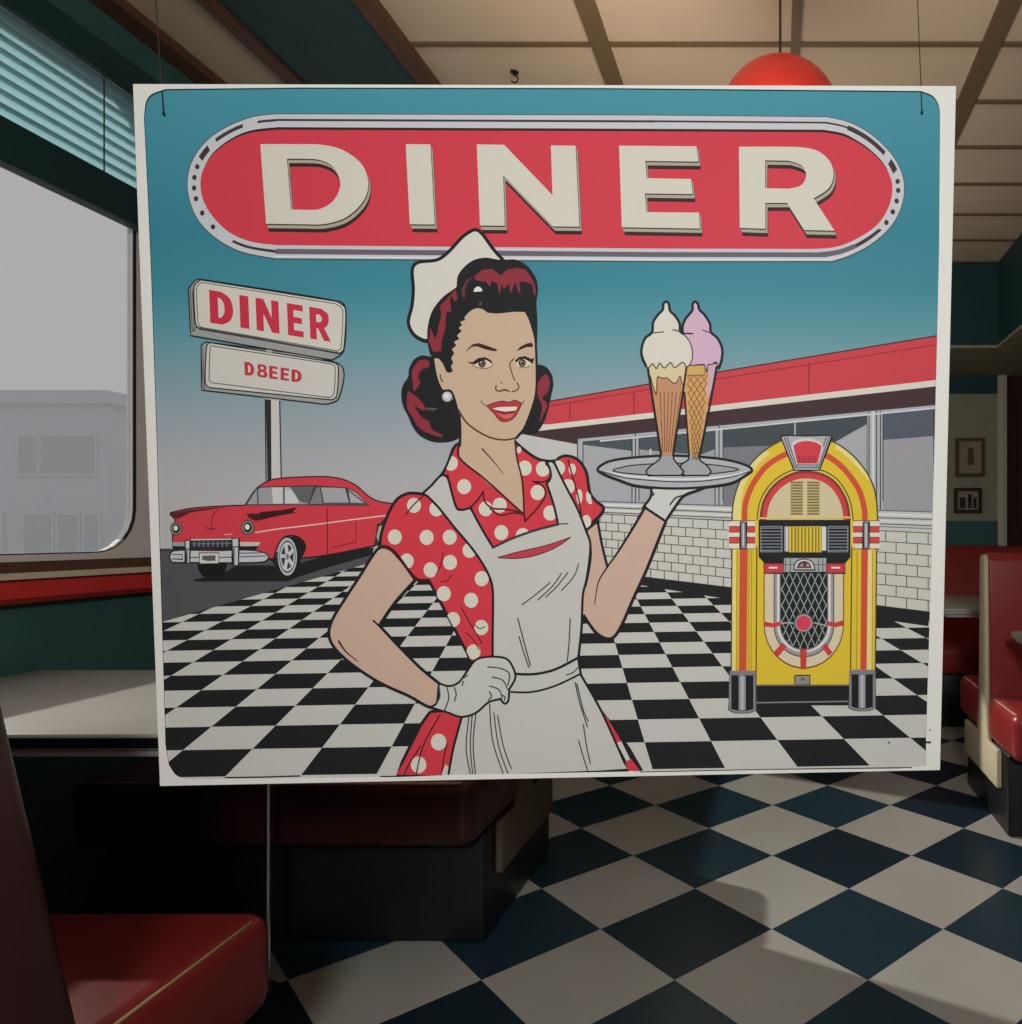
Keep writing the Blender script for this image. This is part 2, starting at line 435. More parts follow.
# ------------------------------------------------------------------ tables
def table(label, x0, x1, y0, y1, z, legs, r=0.035, band='table_white'):
    t = thing('diner_table', label, 'table', ((x0 + x1) / 2, (y0 + y1) / 2, 0))
    under(new_obj('tabletop', bx(x0, x1, y0, y1, z - 0.030, z), M['table_white'], bevel=0.006), t)
    e = under(new_obj('edge_band', bx(x0 - 0.003, x1 + 0.003, y0 - 0.003, y1 + 0.003, z - 0.024, z - 0.006), M[band]), t)
    under(new_obj('underframe', bx(x0 + 0.01, x1 - 0.01, y0 + 0.004, y1 - 0.004, z - 0.040, z - 0.0305), M['pale_metal']), t)
    for (lx, ly) in legs:
        bm = bmesh.new(); tube(bm, [(lx, ly, 0.025), (lx, ly, z - 0.041)], r, 16)
        lg = under(new_obj('leg', bm, M['chrome'], smooth=False), t)
        f = new_obj('foot', lathe([(0.0, 0.026), (r * 1.4, 0.024), (r * 4.5, 0.008), (r * 4.6, 0.0), (0.0, 0.0)], (lx, ly, 0), 24), M['dark_metal'], None, smooth=True)
        f.parent = lg
    return t
table('pale white table with a dark edge band under the left window', XL + 0.055, -1.02, 1.305, 1.93, 0.752, ((-1.222, 1.80),), 0.006, 'dark_metal')
table('white table at the right edge in front of the red back-to-back bench', 0.865, 2.0, 1.95, 2.72, 0.752, ((1.45, 2.30),))
table('small white table between the red bench and the rear bench', 0.80, 2.0, 3.52, 4.30, 0.752, ((1.45, 3.85),))

# ------------------------------------------------------------------ framed pictures on the rear wall
def picture(name, label, x0, x1, z0, z1, fm, blot):
    t = thing(name, label, 'picture', ((x0 + x1) / 2, YB, z0))
    w = 0.022
    bm = bmesh.new()
    for a in ((x0, x1, z0, z0 + w), (x0, x1, z1 - w, z1), (x0, x0 + w, z0 + w, z1 - w), (x1 - w, x1, z0 + w, z1 - w)):
        box(bm, a[0], a[1], YB - 0.022, YB - 0.002, a[2], a[3])
    under(new_obj('frame', bm, fm), t)
    under(new_obj('print', bx(x0 + w * 0.5, x1 - w * 0.5, YB - 0.012, YB - 0.003, z0 + w * 0.5, z1 - w * 0.5), M['paper']), t)
    bm = bmesh.new()
    for a in blot:
        box(bm, x0 + a[0] * (x1 - x0), x0 + a[1] * (x1 - x0), YB - 0.0135, YB - 0.0115, z0 + a[2] * (z1 - z0), z0 + a[3] * (z1 - z0))
    under(new_obj('inked_area', bm, fm), t)
picture('framed_picture', 'brown-framed picture hanging higher on the rear wall', 1.205, 1.40, 1.490, 1.748, M['frame_brown'], ((0.42, 0.62, 0.3, 0.75),))
picture('framed_picture', 'black-framed picture hanging below the brown-framed one', 1.195, 1.38, 1.247, 1.415, M['frame_black'], ((0.2, 0.42, 0.2, 0.62), (0.5, 0.64, 0.2, 0.75), (0.7, 0.82, 0.2, 0.6)))

# ------------------------------------------------------------------ pendant lamp and ceiling bits
LP = (0.014, 2.0)
pl = thing('pendant_lamp', 'red domed pendant lamp hanging above and behind the sign', 'lamp', (LP[0], LP[1], 2.22))
R = 0.164
prof = [(0.012, R)] + [(R * math.sin(a), R * math.cos(a)) for a in [math.radians(6 + 84 * k / 14) for k in range(15)]]
prof += [(r - 0.003 if r > 0.01 else r, z - 0.003) for r, z in prof[::-1]]
under(new_obj('shade', lathe(prof, (LP[0], LP[1], 2.197), 56), M['shade'], smooth=True), pl)
bm = bmesh.new(); tube(bm, [(LP[0], LP[1], 2.36), (LP[0], LP[1], 2.64)], 0.0035, 8)
under(new_obj('rod', bm, M['string']), pl)
under(new_obj('ceiling_rose', lathe([(0.0, 0.0), (0.045, 0.0), (0.05, -0.012), (0.03, -0.026), (0.0, -0.028)], (LP[0], LP[1], HC), 24), M['brown'], smooth=True), pl)
m = bpy.data.materials.new('lamp_bulb'); m.use_nodes = True
nt = m.node_tree; b = nt.nodes['Principled BSDF']
b.inputs['Emission Color'].default_value = (1.0, 0.8, 0.55, 1); b.inputs['Emission Strength'].default_value = 4
under(new_obj('bulb', lathe([(0.0, -0.06), (0.022, -0.05), (0.032, -0.028), (0.028, 0.0), (0.014, 0.03), (0.013, 0.07), (0.0, 0.072)], (LP[0], LP[1], 2.275), 20), m, smooth=True), pl)

hk = thing('ceiling_hook', 'small dark hook fixed to the cream ceiling left of the lamp', 'hook', (-0.872, 2.50, HC))
bm = bmesh.new(); tube(bm, [(-0.872, 2.5, 2.652), (-0.872, 2.5, 2.638)] + [(-0.872 + 0.012 * math.sin(a), 2.5, 2.626 + 0.012 * math.cos(a)) for a in [math.radians(x) for x in range(0, 250, 20)]], 0.0025, 8)
under(new_obj('hook_bend', bm, M['dark_metal'], smooth=True), hk)
under(new_obj('hook_plate', lathe([(0.0, 0.0), (0.014, 0.0), (0.013, -0.004), (0.0, -0.005)], (-0.872, 2.5, HC), 20), M['dark_metal'], smooth=True), hk)

# ------------------------------------------------------------------ the hanging printed sign
# The sheet's four corners fix one flat plane in the room; the printed picture is laid out
# on that sheet in its own drawing units and stays on it from any viewpoint.
def ray(x, y): return Vector(((x - CX) / FPX, 1.0, (CY - y) / FPX))
CORN = [ray(133, 84), ray(956, 86), ray(940, 770), ray(160, 786)]
A = Matrix((CORN[1], -CORN[2], CORN[3])).transposed()
D1, D2, D3 = A.inverted() @ CORN[0]          # parallelogram: c0 + c2 = c1 + c3
QC = [CORN[0], CORN[1] * D1, CORN[2] * D2, CORN[3] * D3]
sc_ = 1.15 / (sum(q_.y for q_ in QC) / 4)
QC = [q_ * sc_ + Vector((0, 0, EYE)) for q_ in QC]
SN = (QC[1] - QC[0]).cross(QC[3] - QC[0]).normalized()
if SN.y > 0: SN = -SN
SO = (QC[2] + QC[3]) / 2
EYEV = Vector((0, 0, EYE))
def sheet(x, y, lift=0.0):
    r_ = ray(x, y)
    t_ = ((QC[0] - EYEV).dot(SN) + lift) / r_.dot(SN)
    return EYEV + r_ * t_ - SO

sign = thing('hanging_sign', 'large printed diner sign with a waitress and jukebox hanging on two strings', 'sign', SO)
PL = 0.71                                     # light level the ink colours are measured under
def ink(c): return tuple(min(1.0, v_ / PL) for v_ in srgb(*c))
ART = bpy.data.materials.new('printed_ink'); ART.use_nodes = True
nt = ART.node_tree; b = nt.nodes['Principled BSDF']
at = nt.nodes.new('ShaderNodeAttribute'); at.attribute_name = 'ink'
nt.links.new(at.outputs['Color'], b.inputs['Base Color'])
b.inputs['Roughness'].default_value = 0.62; b.inputs['Specular IOR Level'].default_value = 0.18

LAYER = [0]
STEP = 5e-6
class Art:
    def __init__(self): self.v = []; self.f = []; self.c = []
    def face(self, idx, cols): self.f.append(idx); self.c.extend(cols)
    def raw(self, loops, col):
        """fill closed outlines (first the outside, then holes) with one ink"""
        LAYER[0] += 1; lift = 0.0003 + LAYER[0] * STEP
        flat = [p_ for l_ in loops for p_ in l_]
        tri = tessellate_polygon([[Vector((p_[0], p_[1], 0)) for p_ in l_] for l_ in loops])
        b0 = len(self.v); self.v += [sheet(p_[0], p_[1], lift) for p_ in flat]
        c_ = ink(col)
        for t_ in tri: self.face([b0 + i for i in t_], [c_] * 3)
    def ribbon(self, pts, w0, w1, col, wm=None):
        LAYER[0] += 1; lift = 0.0003 + LAYER[0] * STEP
        n = len(pts); b0 = len(self.v); c_ = ink(col)
        for i, p_ in enumerate(pts):
            a_ = Vector(pts[max(i - 1, 0)]); d_ = Vector(pts[min(i + 1, n - 1)])
            t_ = d_ - a_
            if t_.length < 1e-6: t_ = Vector((1, 0))
            t_.normalize(); nn = Vector((-t_.y, t_.x))
            k = i / max(1, n - 1)
            w = w0 + (w1 - w0) * k if wm is None else (w0 + (wm - w0) * 2 * k if k < .5 else wm + (w1 - wm) * (2 * k - 1))
            if 0 < i < n - 1:
                e1 = (Vector(p_) - a_).normalized(); w = w / max(0.55, abs(e1.dot(t_)))
            for s_ in (-0.5, 0.5):
                q_ = Vector(p_) + nn * w * s_
                self.v.append(sheet(q_.x, q_.y, lift))
        for i in range(n - 1):
            self.face([b0 + 2 * i, b0 + 2 * i + 1, b0 + 2 * i + 3, b0 + 2 * i + 2], [c_] * 4)
    def build(self, name, parent):
        me = bpy.data.meshes.new(name)
        me.from_pydata([tuple(p_) for p_ in self.v], [], self.f)
        ca = me.color_attributes.new('ink', 'FLOAT_COLOR', 'CORNER')
        flat = []
        for c_ in self.c: flat += [c_[0], c_[1], c_[2], 1.0]
        ca.data.foreach_set('color', flat)
        me.materials.append(ART)
        me.update()
        o = bpy.data.objects.new(name, me); COL.objects.link(o); o.parent = parent
        return o

def F(ox, oy, s):
    """drawing units of one enlarged patch of the sheet -> units of the whole sheet"""
    return lambda *pts: [(ox + p_[0] / s, oy + p_[1] / s) + tuple(p_[2:]) for p_ in pts]

def sm(pts, closed=True, n=5):
    """smooth curve through the points; a third value marks a sharp corner"""
    N_ = len(pts); out = []
    P_ = [Vector(p_[:2]) for p_ in pts]; K = [len(p_) > 2 and p_[2] for p_ in pts]
    for i in range(N_ if closed else N_ - 1):
        j = (i + 1) % N_
        p1, p2 = P_[i], P_[j]
        p0 = P_[i - 1] if (closed or i > 0) else p1
        p3 = P_[(j + 1) % N_] if (closed or j < N_ - 1) else p2
        if K[i]: p0 = p1
        if K[j]: p3 = p2
        # centripetal-ish: limit tangents by the segment length
        L_ = (p2 - p1).length
        m1 = (p2 - p0) * 0.5; m2 = (p3 - p1) * 0.5
        for m_ in (m1, m2):
            if m_.length > L_ * 1.1: m_ *= L_ * 1.1 / m_.length
        for k in range(n):
            t = k / n
            q_ = (2*t**3 - 3*t*t + 1) * p1 + (t**3 - 2*t*t + t) * m1 + (-2*t**3 + 3*t*t) * p2 + (t**3 - t*t) * m2
            out.append((q_.x, q_.y))
    if not closed: out.append(tuple(P_[-1]))
    return out

def area2(p_): return sum(p_[i][0] * p_[(i + 1) % len(p_)][1] - p_[(i + 1) % len(p_)][0] * p_[i][1] for i in range(len(p_)))
def grow(pts, d):
    """outline moved outwards by d"""
    s_ = 1 if area2(pts) > 0 else -1; n = len(pts); out = []
    for i in range(n):
        a_, c_, e_ = Vector(pts[i - 1]), Vector(pts[i]), Vector(pts[(i + 1) % n])
        t1 = (c_ - a_); t2 = (e_ - c_)
        if t1.length < 1e-6: t1 = t2
        if t2.length < 1e-6: t2 = t1
        t1 = t1.normalized(); t2 = t2.normalized()
        n1 = Vector((t1.y, -t1.x)); n2 = Vector((t2.y, -t2.x)); h = (n1 + n2)
        if h.length < 1e-3: h = n1
        h.normalize(); q_ = c_ + h * s_ * d / max(0.5, h.dot(n1)); out.append((q_.x, q_.y))
    return out
def fill(a, pts, col, smooth=False): a.raw([sm(pts) if smooth else [p_[:2] for p_ in pts]], col)
def line(a, pts, w, col, smooth=True, w1=None, wm=None):
    a.ribbon(sm(pts, False) if smooth and len(pts) > 2 else [p_[:2] for p_ in pts], w, w if w1 is None else w1, col, wm)
def shape(a, pts, col, w=2.6, lc=None, smooth=True):
    """filled shape with an ink outline around it"""
    p_ = sm(pts) if smooth else [q_[:2] for q_ in pts]
    a.raw([p_], col)
    a.ribbon(p_ + [p_[0]], w, w, lc or BLK)
def ell(cx, cy, rx, ry, n=24, a0=0, a1=360):
    return [(cx + rx * math.cos(math.radians(a0 + (a1 - a0) * k / n)), cy + ry * math.sin(math.radians(a0 + (a1 - a0) * k / n))) for k in range(n + (0 if a1 - a0 == 360 else 1))]
def clip(poly, p, q):
    """keep the part of a convex outline on the left of p -> q (as drawn, y downwards: right side)"""
    def sd(a_): return (q[0] - p[0]) * (a_[1] - p[1]) - (q[1] - p[1]) * (a_[0] - p[0])
    out = []
    for i in range(len(poly)):
        a_, c_ = poly[i], poly[(i + 1) % len(poly)]; da, dc = sd(a_), sd(c_)
        if da >= 0: out.append(a_)
        if da * dc < 0:
            t = da / (da - dc); out.append((a_[0] + t * (c_[0] - a_[0]), a_[1] + t * (c_[1] - a_[1])))
    return out
def lerp(a_, b_, t): return a_ + (b_ - a_) * t

BLK = (33, 33, 35); WHT = (196, 193, 185); PAPER = (190, 188, 181); RED = (200, 60, 72); GREY = (152, 154, 156)

# ---- board with the white margin
bm = bmesh.new()
fr = [bm.verts.new(sheet(*p_)) for p_ in ((133, 84), (956, 86), (940, 770), (160, 786))]
bk = [bm.verts.new(v_.co - SN * 0.004) for v_ in fr]
bm.faces.new(fr); bm.faces.new(bk[::-1])
for i in range(4): bm.faces.new((fr[i], fr[(i + 1) % 4], bk[(i + 1) % 4], bk[i]))
board = new_obj('board', bm, M['board'], sign)

# ---- backdrop: sky, road, chequered ground, diner building
a = Art()
SKY = [(87.5, (70, 139, 155)), (150, (64, 132, 149)), (230, (55, 124, 140)), (290, (62, 130, 144)), (330, (88, 142, 153)), (370, (118, 150, 158)),
       (410, (142, 156, 162)), (445, (158, 162, 166)), (480, (170, 168, 169)), (560, (176, 172, 170))]
LAYER[0] += 1; b0 = len(a.v)
for y, c in SKY:
    for x in (133 + 27 * (y - 84) / 702 + 5, 956 - 16 * (y - 86) / 684 - 5): a.v.append(sheet(x, y, 0.0003 + LAYER[0] * STEP))
for i in range(len(SKY) - 1):
    c0, c1 = ink(SKY[i][1]), ink(SKY[i + 1][1])
    a.face([b0 + 2 * i, b0 + 2 * i + 1, b0 + 2 * i + 3, b0 + 2 * i + 2], [c0, c0, c1, c1])
# ground
fill(a, [(156, 549.5), (400, 560), (520, 520), (700, 560), (936, 600), (934, 768), (164, 782)], PAPER)
ROAD = (80, 78, 81)
# squares of the ground, in two fans
VX, VY = 555.5, 448.8
def yrow(n): return VY + 1 / (0.003052 + 0.0002745 * n)
def squares(x0, dx, ks, n0, n1, par, lim):
    for n in range(n0, n1):
        for k in ks:
            if (n + k) % 2 != par: continue
            ya, yb = yrow(n), yrow(n + 1)
            def px(kk, y): return VX + (x0 + dx * kk - VX) * (y - VY) / 327.7
            q_ = [(px(k, ya), ya), (px(k + 1, ya), ya), (px(k + 1, yb), yb), (px(k, yb), yb)]
            q_ = [(x, y - 0.017 * (x - 225)) for x, y in q_]
            for l_ in lim:
                q_ = clip(q_, *l_)
                if len(q_) < 3: break
            if len(q_) >= 3 and abs(area2(q_)) > 0.5:
                a.raw([q_], BLK); LAYER[0] -= 1
LAYER[0] += 1
EDGE = ((162, 622), (400, 554.5))
squares(225.2, 75.8, range(-9, 4), 0, 22, 1, [EDGE, ((164, 790), (153, 500)), ((515, 500), (515, 790)), ((600, 775), (160, 783))])
squares(652.6, 72.4, range(-2, 9), 0, 18, 0, [((515, 790), (515, 500)), ((644, 584), (930, 626)), ((941, 500), (934, 790)), ((940, 768), (500, 777))])
LAYER[0] += 1
fill(a, [(156, 549.5), (260, 552), (400, 552), (400, 554.5), (162, 622), (159, 624)], ROAD)
fill(a, [(158, 548.5), (205, 549), (205, 551), (158, 551)], (60, 58, 60))
# diner building behind
WALL = (186, 185, 181)
fill(a, [(515, 433), (575, 443), (935, 395), (932, 600), (929, 613), (720, 590.5), (600, 572), (515, 560)], WALL)
fill(a, [(540, 402.8), (600, 392.5), (938, 335.5), (936, 380), (548, 424.5), (530, 424.5)], (192, 64, 72))
line(a, [(544, 402.2), (600, 392.6), (700, 375), (938, 335.6)], 1.3, (70, 40, 44), False)
line(a, [(544, 407), (640, 391), (938, 344.5)], 1.0, (140, 40, 50), False)
for x, y0, y1 in ((570, 403, 421), (634, 392, 414), (809, 362, 393)): line(a, [(x, y0), (x, y1)], 1.0, (120, 40, 48), False)
fill(a, [(530, 424), (548, 424.5), (936, 380), (936, 386.5), (548, 430), (520, 433)], (206, 200, 188))
fill(a, [(519, 433.5), (548, 429.8), (936, 386.3), (936, 404.5), (580, 440), (580, 444.8)], (66, 46, 50))
# window band
fr_ = lambda x: 438.5 + (x - 577) * (404.5 - 438.5) / 358
fill(a, [(577, 438.5), (936, 404.3), (933, 512.5), (577, 502)], (166, 168, 170))
def glass(x0, x1, polys, base=(160, 161, 165)):
    fill(a, [(x0, fr_(x0) + 4), (x1, fr_(x1) + 4), (x1, 501 + (x1 - 577) * 0.029), (x0, 501 + (x0 - 577) * 0.029)], base)
    for p_, c_ in polys: fill(a, p_, c_)
    line(a, [(x0, 501), (x0, fr_(x0) + 4), (x1, fr_(x1) + 4), (x1, 501 + (x1 - 577) * 0.029)], 1.0, (60, 62, 66), False)
DG = (72, 80, 84)
glass(583, 632, [([(583, 442), (632, 437.5), (632, 451), (583, 444.8)], DG)])
glass(639, 715, [([(639, 436.5), (715, 429.5), (715, 449), (700, 455), (639, 449.5)], DG), ([(639, 449.5), (700, 455), (715, 449), (715, 476), (660, 478), (639, 476)], (148, 150, 153))])
glass(723, 867, [([(723, 428.5), (867, 415), (867, 424), (800, 462), (790, 445), (723, 447.5)], (66, 72, 77)), ([(723, 447.5), (790, 445), (800, 456), (780, 505), (723, 505)], (118, 118, 124))])
line(a, [(795, 423), (795, 440)], 1.6, (160, 165, 168), False)
line(a, [(650.5, 449), (650.5, 457)], 2, (190, 190, 190), False)
glass(883, 934, [([(883, 413.5), (934, 408.5), (934, 436), (883, 440)], (80, 86, 97))], (148, 146, 151))
for x, y0, y1 in ((577.5, 439, 502), (635.5, 433, 503), (719, 426, 506), (869, 412, 510), (876.5, 411, 510), (880.5, 411, 510)):
    line(a, [(x, y0), (x, y1)], 1.1, (58, 60, 64), False)
line(a, [(873, 411), (873, 510)], 2.4, (196, 196, 196), False)
line(a, [(577, 438.5), (936, 404.3)], 1.3, (60, 58, 62), False)
line(a, [(600, 441), (936, 408)], 1.6, (196, 196, 198), False)
# ledges
for dy, w, c in ((0, 1.0, (90, 90, 92)), (3.5, 2.2, (206, 205, 200)), (6.5, 1.0, (80, 80, 82)), (9.5, 1.8, (205, 204, 198)), (12, 1.0, (90, 90, 92)), (14.5, 1.0, (120, 120, 120))):
    line(a, [(590, 501 + dy * 0.9), (720, 505.5 + dy), (932, 512 + dy * 1.15)], w, c, False)
# bricks
yt = lambda x: 514.5 + (x - 610) * 0.052 + (2.0 if x > 760 else 0)
yb = lambda x: 572.8 + (x - 610) * 0.1215 + (x - 610) ** 2 * 3e-6
NB = 7
fill(a, [(598, yt(598)), (932, yt(932)), (930, yb(930)), (598, yb(598))], (192, 190, 181))
BL = (84, 80, 74)
for j in range(NB + 1):
    line(a, [(x, lerp(yt(x), yb(x), j / NB)) for x in range(598, 933, 30)] + [(932, lerp(yt(932), yb(932), j / NB))], 0.9, BL, False)
for j in range(NB):
    x = 600.0; k = 0
    while x < 932:
        s_ = 12.4 + (x - 610) * 0.031
        xx = x + (s_ * 0.5 if j % 2 else 0)
        if xx < 931: line(a, [(xx, lerp(yt(xx), yb(xx), j / NB)), (xx, lerp(yt(xx), yb(xx), (j + 1) / NB))], 0.9, BL, False)
        x += s_
fill(a, [(598, yb(598)), (720, yb(720)), (800, yb(800)), (880, yb(880)), (931, yb(931)), (928, 626), (877, 618.6), (720, 597.8), (640, 585), (598, 578)], BLK)
picture_ = a.build('printed_picture', sign)

# ---- title plaque
a = Art(); BASE_LAYER = LAYER[0]; TOP_LAYER = [LAYER[0]]
def restart():
    TOP_LAYER[0] = max(TOP_LAYER[0], LAYER[0]); LAYER[0] = BASE_LAYER
T1, T2, T3, T4 = F(180, 100, 4.645), F(390, 100, 4.645), F(590, 100, 4.645), F(720, 100, 4.645)
outer = T1((450, 66, 1), (340, 79), (220, 125), (120, 195), (55, 290), (35, 385), (50, 480), (95, 570), (180, 650), (290, 705), (440, 735, 1)) + \
        T3((300, 748, 1)) + T4((520, 748, 1), (600, 722), (700, 670), (790, 590), (840, 500), (855, 410), (840, 330), (790, 245), (700, 160), (600, 105), (500, 80, 1)) + T3((300, 72, 1))
outer = sm(outer)
inner = T1((450, 138, 1), (330, 152), (240, 187), (150, 255), (105, 330), (95, 400), (110, 470), (155, 545), (230, 615), (330, 658), (450, 674, 1)) + \
        T3((300, 690, 1)) + T4((430, 692, 1), (540, 682), (640, 642), (730, 580), (780, 505), (800, 430), (795, 370), (760, 300), (680, 225), (580, 170), (480, 150, 1)) + T3((300, 146, 1))
inner = sm(inner)
CH = (190, 189, 192); DK = (62, 52, 58)
a.raw([grow(outer, 0.8)], (78, 78, 84))
a.raw([outer], CH)
mid = lambda k: [(lerp(p_[0], q_[0], k), lerp(p_[1], q_[1], k)) for p_, q_ in zip(outer, inner)]
def band(k0, k1, i0, i1, col):
    A_, B_ = mid(k0), mid(k1); n = len(A_)
    ids = [i % n for i in range(i0, i1 + 1)]
    a.raw([[A_[i] for i in ids] + [B_[i] for i in ids[::-1]]], col)
NO = len(outer)
# outer/inner lists run: left cap 0..10, bottom, right cap 12..22, top 23 (five steps each)
band(0.30, 0.44, 115, 120, DK); band(0.30, 0.42, 105, 115, DK); band(0.30, 0.46, 0, 4, DK)
band(0.25, 0.50, 7, 13, DK); band(0.25, 0.66, 15, 18, DK)
band(0.40, 0.62, 42, 50, DK); band(0.32, 0.72, 50, 68, (100, 94, 104)); band(0.35, 0.66, 68, 74, DK)
band(0.20, 0.52, 96, 105, DK); band(0.22, 0.68, 91, 94, DK)
band(0.86, 0.93, 105, 120, (120, 118, 124)); band(0.10, 0.16, 50, 66, (225, 222, 222))
M5 = mid(0.5)
for k, i in enumerate((20, 23, 26, 29, 33, 37)): fill(a, ell(M5[i][0], M5[i][1], 2.3, 2.7, 10), DK)
for k, i in enumerate((72 + 4, 72 + 7, 72 + 10, 72 + 13, 72 + 16)):
    fill(a, ell(M5[i][0], M5[i][1], 2.3, 2.7, 10), DK)
a.raw([[(x + (1.2 if x < 300 else (-1.0 if x > 850 else 0)), y - 2.6 + (2.6 if y > 200 else 0)) for x, y in inner]], (52, 34, 36))
a.raw([inner], (198, 60, 74))
# letters
ED, EG = (58, 46, 44), (164, 158, 140)
def letter(loops, col=(202, 197, 184)):
    off = lambda dx, dy: [[(p_[0] + dx, p_[1] + dy) for p_ in l_] for l_ in loops]
    for dx, dy in ((2.7, 8.0), (2.4, 6.4)): a.raw(off(dx, dy), (54, 36, 36))
    a.raw(off(2.6, 5.0), ED)
    for dx, dy in ((2.1, 4.3), (1.4, 3.0)): a.raw(off(dx, dy), EG)
    a.raw(off(0.7, 1.3), ED)
    a.raw(loops, col)
letter([sm(T1((373, 205, 1), (560, 205), (660, 208), (760, 234), (845, 300), (875, 388), (850, 472), (770, 546), (670, 576), (570, 577), (400, 575, 1))),
        sm(T1((497, 273, 1), (580, 273), (650, 279), (712, 312), (745, 390), (714, 466), (650, 506), (580, 510), (516, 508, 1)))])
letter([T2((73, 205), (188, 206), (208, 578), (92, 577))])
letter([T2((403, 206), (530, 208), (755, 442), (747, 211), (862, 212), (880, 588), (757, 587), (526, 350), (533, 584), (418, 583))])
letter([T3((135, 212), (495, 215), (503, 286), (257, 283), (264, 363), (470, 367), (477, 437), (255, 434), (263, 521), (507, 523), (510, 597), (148, 591))])
letter([sm(T4((88, 217, 1), (300, 217), (380, 220), (455, 237), (512, 288), (527, 352), (503, 412), (435, 457, 1), (532, 607, 1), (392, 604, 1), (312, 478, 1), (211, 478, 1), (211, 598, 1), (92, 594, 1))),
        sm(T4((210, 280, 1), (320, 282, 1), (380, 305), (400, 350), (378, 395), (320, 412, 1), (210, 410, 1)))])
o = a.build('title_plaque', picture_); o['label'] = 'printed red lozenge with the large word DINER'

# ---- roadside sign
a = Art(); restart()
S = F(180, 270, 5.68)
fill(a, [(265.8, 398), (271.5, 398), (271.5, 481), (267.5, 481)], (46, 44, 46))
fill(a, [(271, 398), (279.5, 398), (281, 481), (271.5, 481)], (192, 190, 187))
line(a, [(279.5, 398), (281.2, 481)], 1.1, BLK, False); line(a, [(265.2, 398), (266, 481)], 1.0, BLK, False)
fill(a, S((470, 700), (570, 715), (572, 745), (472, 732)), (170, 168, 166))
shape(a, S((120, 430, 1), (150, 410), (900, 530), (905, 720), (840, 760), (760, 755, 1), (122, 682, 1)), (150, 150, 148), 1.2)
shape(a, S((165, 412, 1), (860, 522, 1), (898, 545), (890, 715), (862, 738, 1), (165, 668, 1), (143, 640), (150, 440)), (196, 192, 184), 1.2)
line(a, S((172, 430, 1), (850, 532, 1), (880, 552), (874, 705), (850, 725, 1), (178, 640, 1), (165, 620), (172, 430, 1)), 0.9, (80, 78, 78))
for x0 in (120, 128): line(a, S((x0, 440), (x0 + 12, 680)), 0.8, (80, 78, 78), False)
fill(a, S((490, 405), (525, 410), (525, 470), (490, 465)), (160, 158, 156))
shape(a, S((48, 110, 1), (88, 58), (130, 55), (905, 178), (940, 220), (930, 455), (862, 512, 1), (60, 372, 1)), (148, 148, 146), 1.3)
for x0 in (56, 68): line(a, S((x0 + 2, 110), (x0 + 14, 350)), 0.9, (80, 78, 78), False)
shape(a, S((118, 56, 1), (890, 178, 1), (940, 222), (930, 450), (905, 474, 1), (112, 335, 1), (88, 305), (80, 95)), (200, 195, 183), 1.3)
line(a, S((125, 70, 1), (885, 192, 1), (924, 228), (914, 445), (895, 460, 1), (118, 325, 1), (103, 300), (95, 100), (125, 70, 1)), 0.9, (90, 86, 84))
line(a, S((65, 355), (90, 325), (905, 470)), 0.9, (80, 78, 78), False)
GL = {
 'D': [sm([(0, 0, 1), (.5, 0, 1), (.86, .16), (1, .5), (.86, .84), (.5, 1, 1), (0, 1, 1)]), sm([(.36, .2, 1), (.48, .22), (.6, .34), (.63, .5), (.6, .66), (.48, .78), (.36, .8, 1)])],
 'I': [[(0, 0), (1, 0), (1, 1), (0, 1)]],
 'N': [[(0, 0), (.34, 0), (.68, .55), (.68, 0), (1, 0), (1, 1), (.68, 1), (.32, .45), (.32, 1), (0, 1)]],
 'E': [[(0, 0), (1, 0), (1, .19), (.4, .19), (.4, .4), (.92, .4), (.92, .59), (.4, .59), (.4, .81), (1, .81), (1, 1), (0, 1)]],
 'R': [[(0, 0), (.6, 0), (.9, .12), (.95, .32), (.85, .52), (.7, .6), (1, 1), (.66, 1), (.4, .64), (.32, .64), (.32, 1), (0, 1)], [(.32, .2), (.52, .2), (.62, .32), (.52, .44), (.32, .44)]],
 'B': [[(.2, 0), (.7, 0), (.92, .12), (.92, .36), (.8, .48), (1, .64), (.98, .86), (.75, 1), (.2, 1), (0, .85), (.02, .6), (.2, .48), (.04, .36), (.04, .12)],
       [(.34, .18), (.6, .18), (.66, .28), (.6, .39), (.34, .39)], [(.32, .6), (.62, .6), (.7, .7), (.62, .82), (.32, .82)]],
}
def word(txt, spans, quad, col):
    (x0, y0), (x1, y1), (x2, y2), (x3, y3) = quad
    for ch, (u0, u1) in zip(txt, spans):
        loops = []
        for l_ in GL[ch]:
            lp = []
            for u, v_ in l_:
                uu = lerp(u0, u1, u)
                lp.append((lerp(lerp(x0, x1, uu), lerp(x3, x2, uu), v_), lerp(lerp(y0, y1, uu), lerp(y3, y2, uu), v_)))
            loops.append(lp)
        a.raw(loops, col)
word('DINER', ((0, .195), (.25, .325), (.385, .575), (.645, .775), (.83, 1.0)), S((165, 112), (850, 228), (857, 408), (172, 300)), (190, 50, 70))
word('DBEED', ((0, .17), (.22, .40), (.43, .58), (.63, .78), (.82, 1)), S((365, 520), (693, 572), (690, 640), (368, 597)), (180, 55, 65))
o = a.build('roadside_sign_print', picture_); o['label'] = 'printed roadside sign reading DINER on a pole'

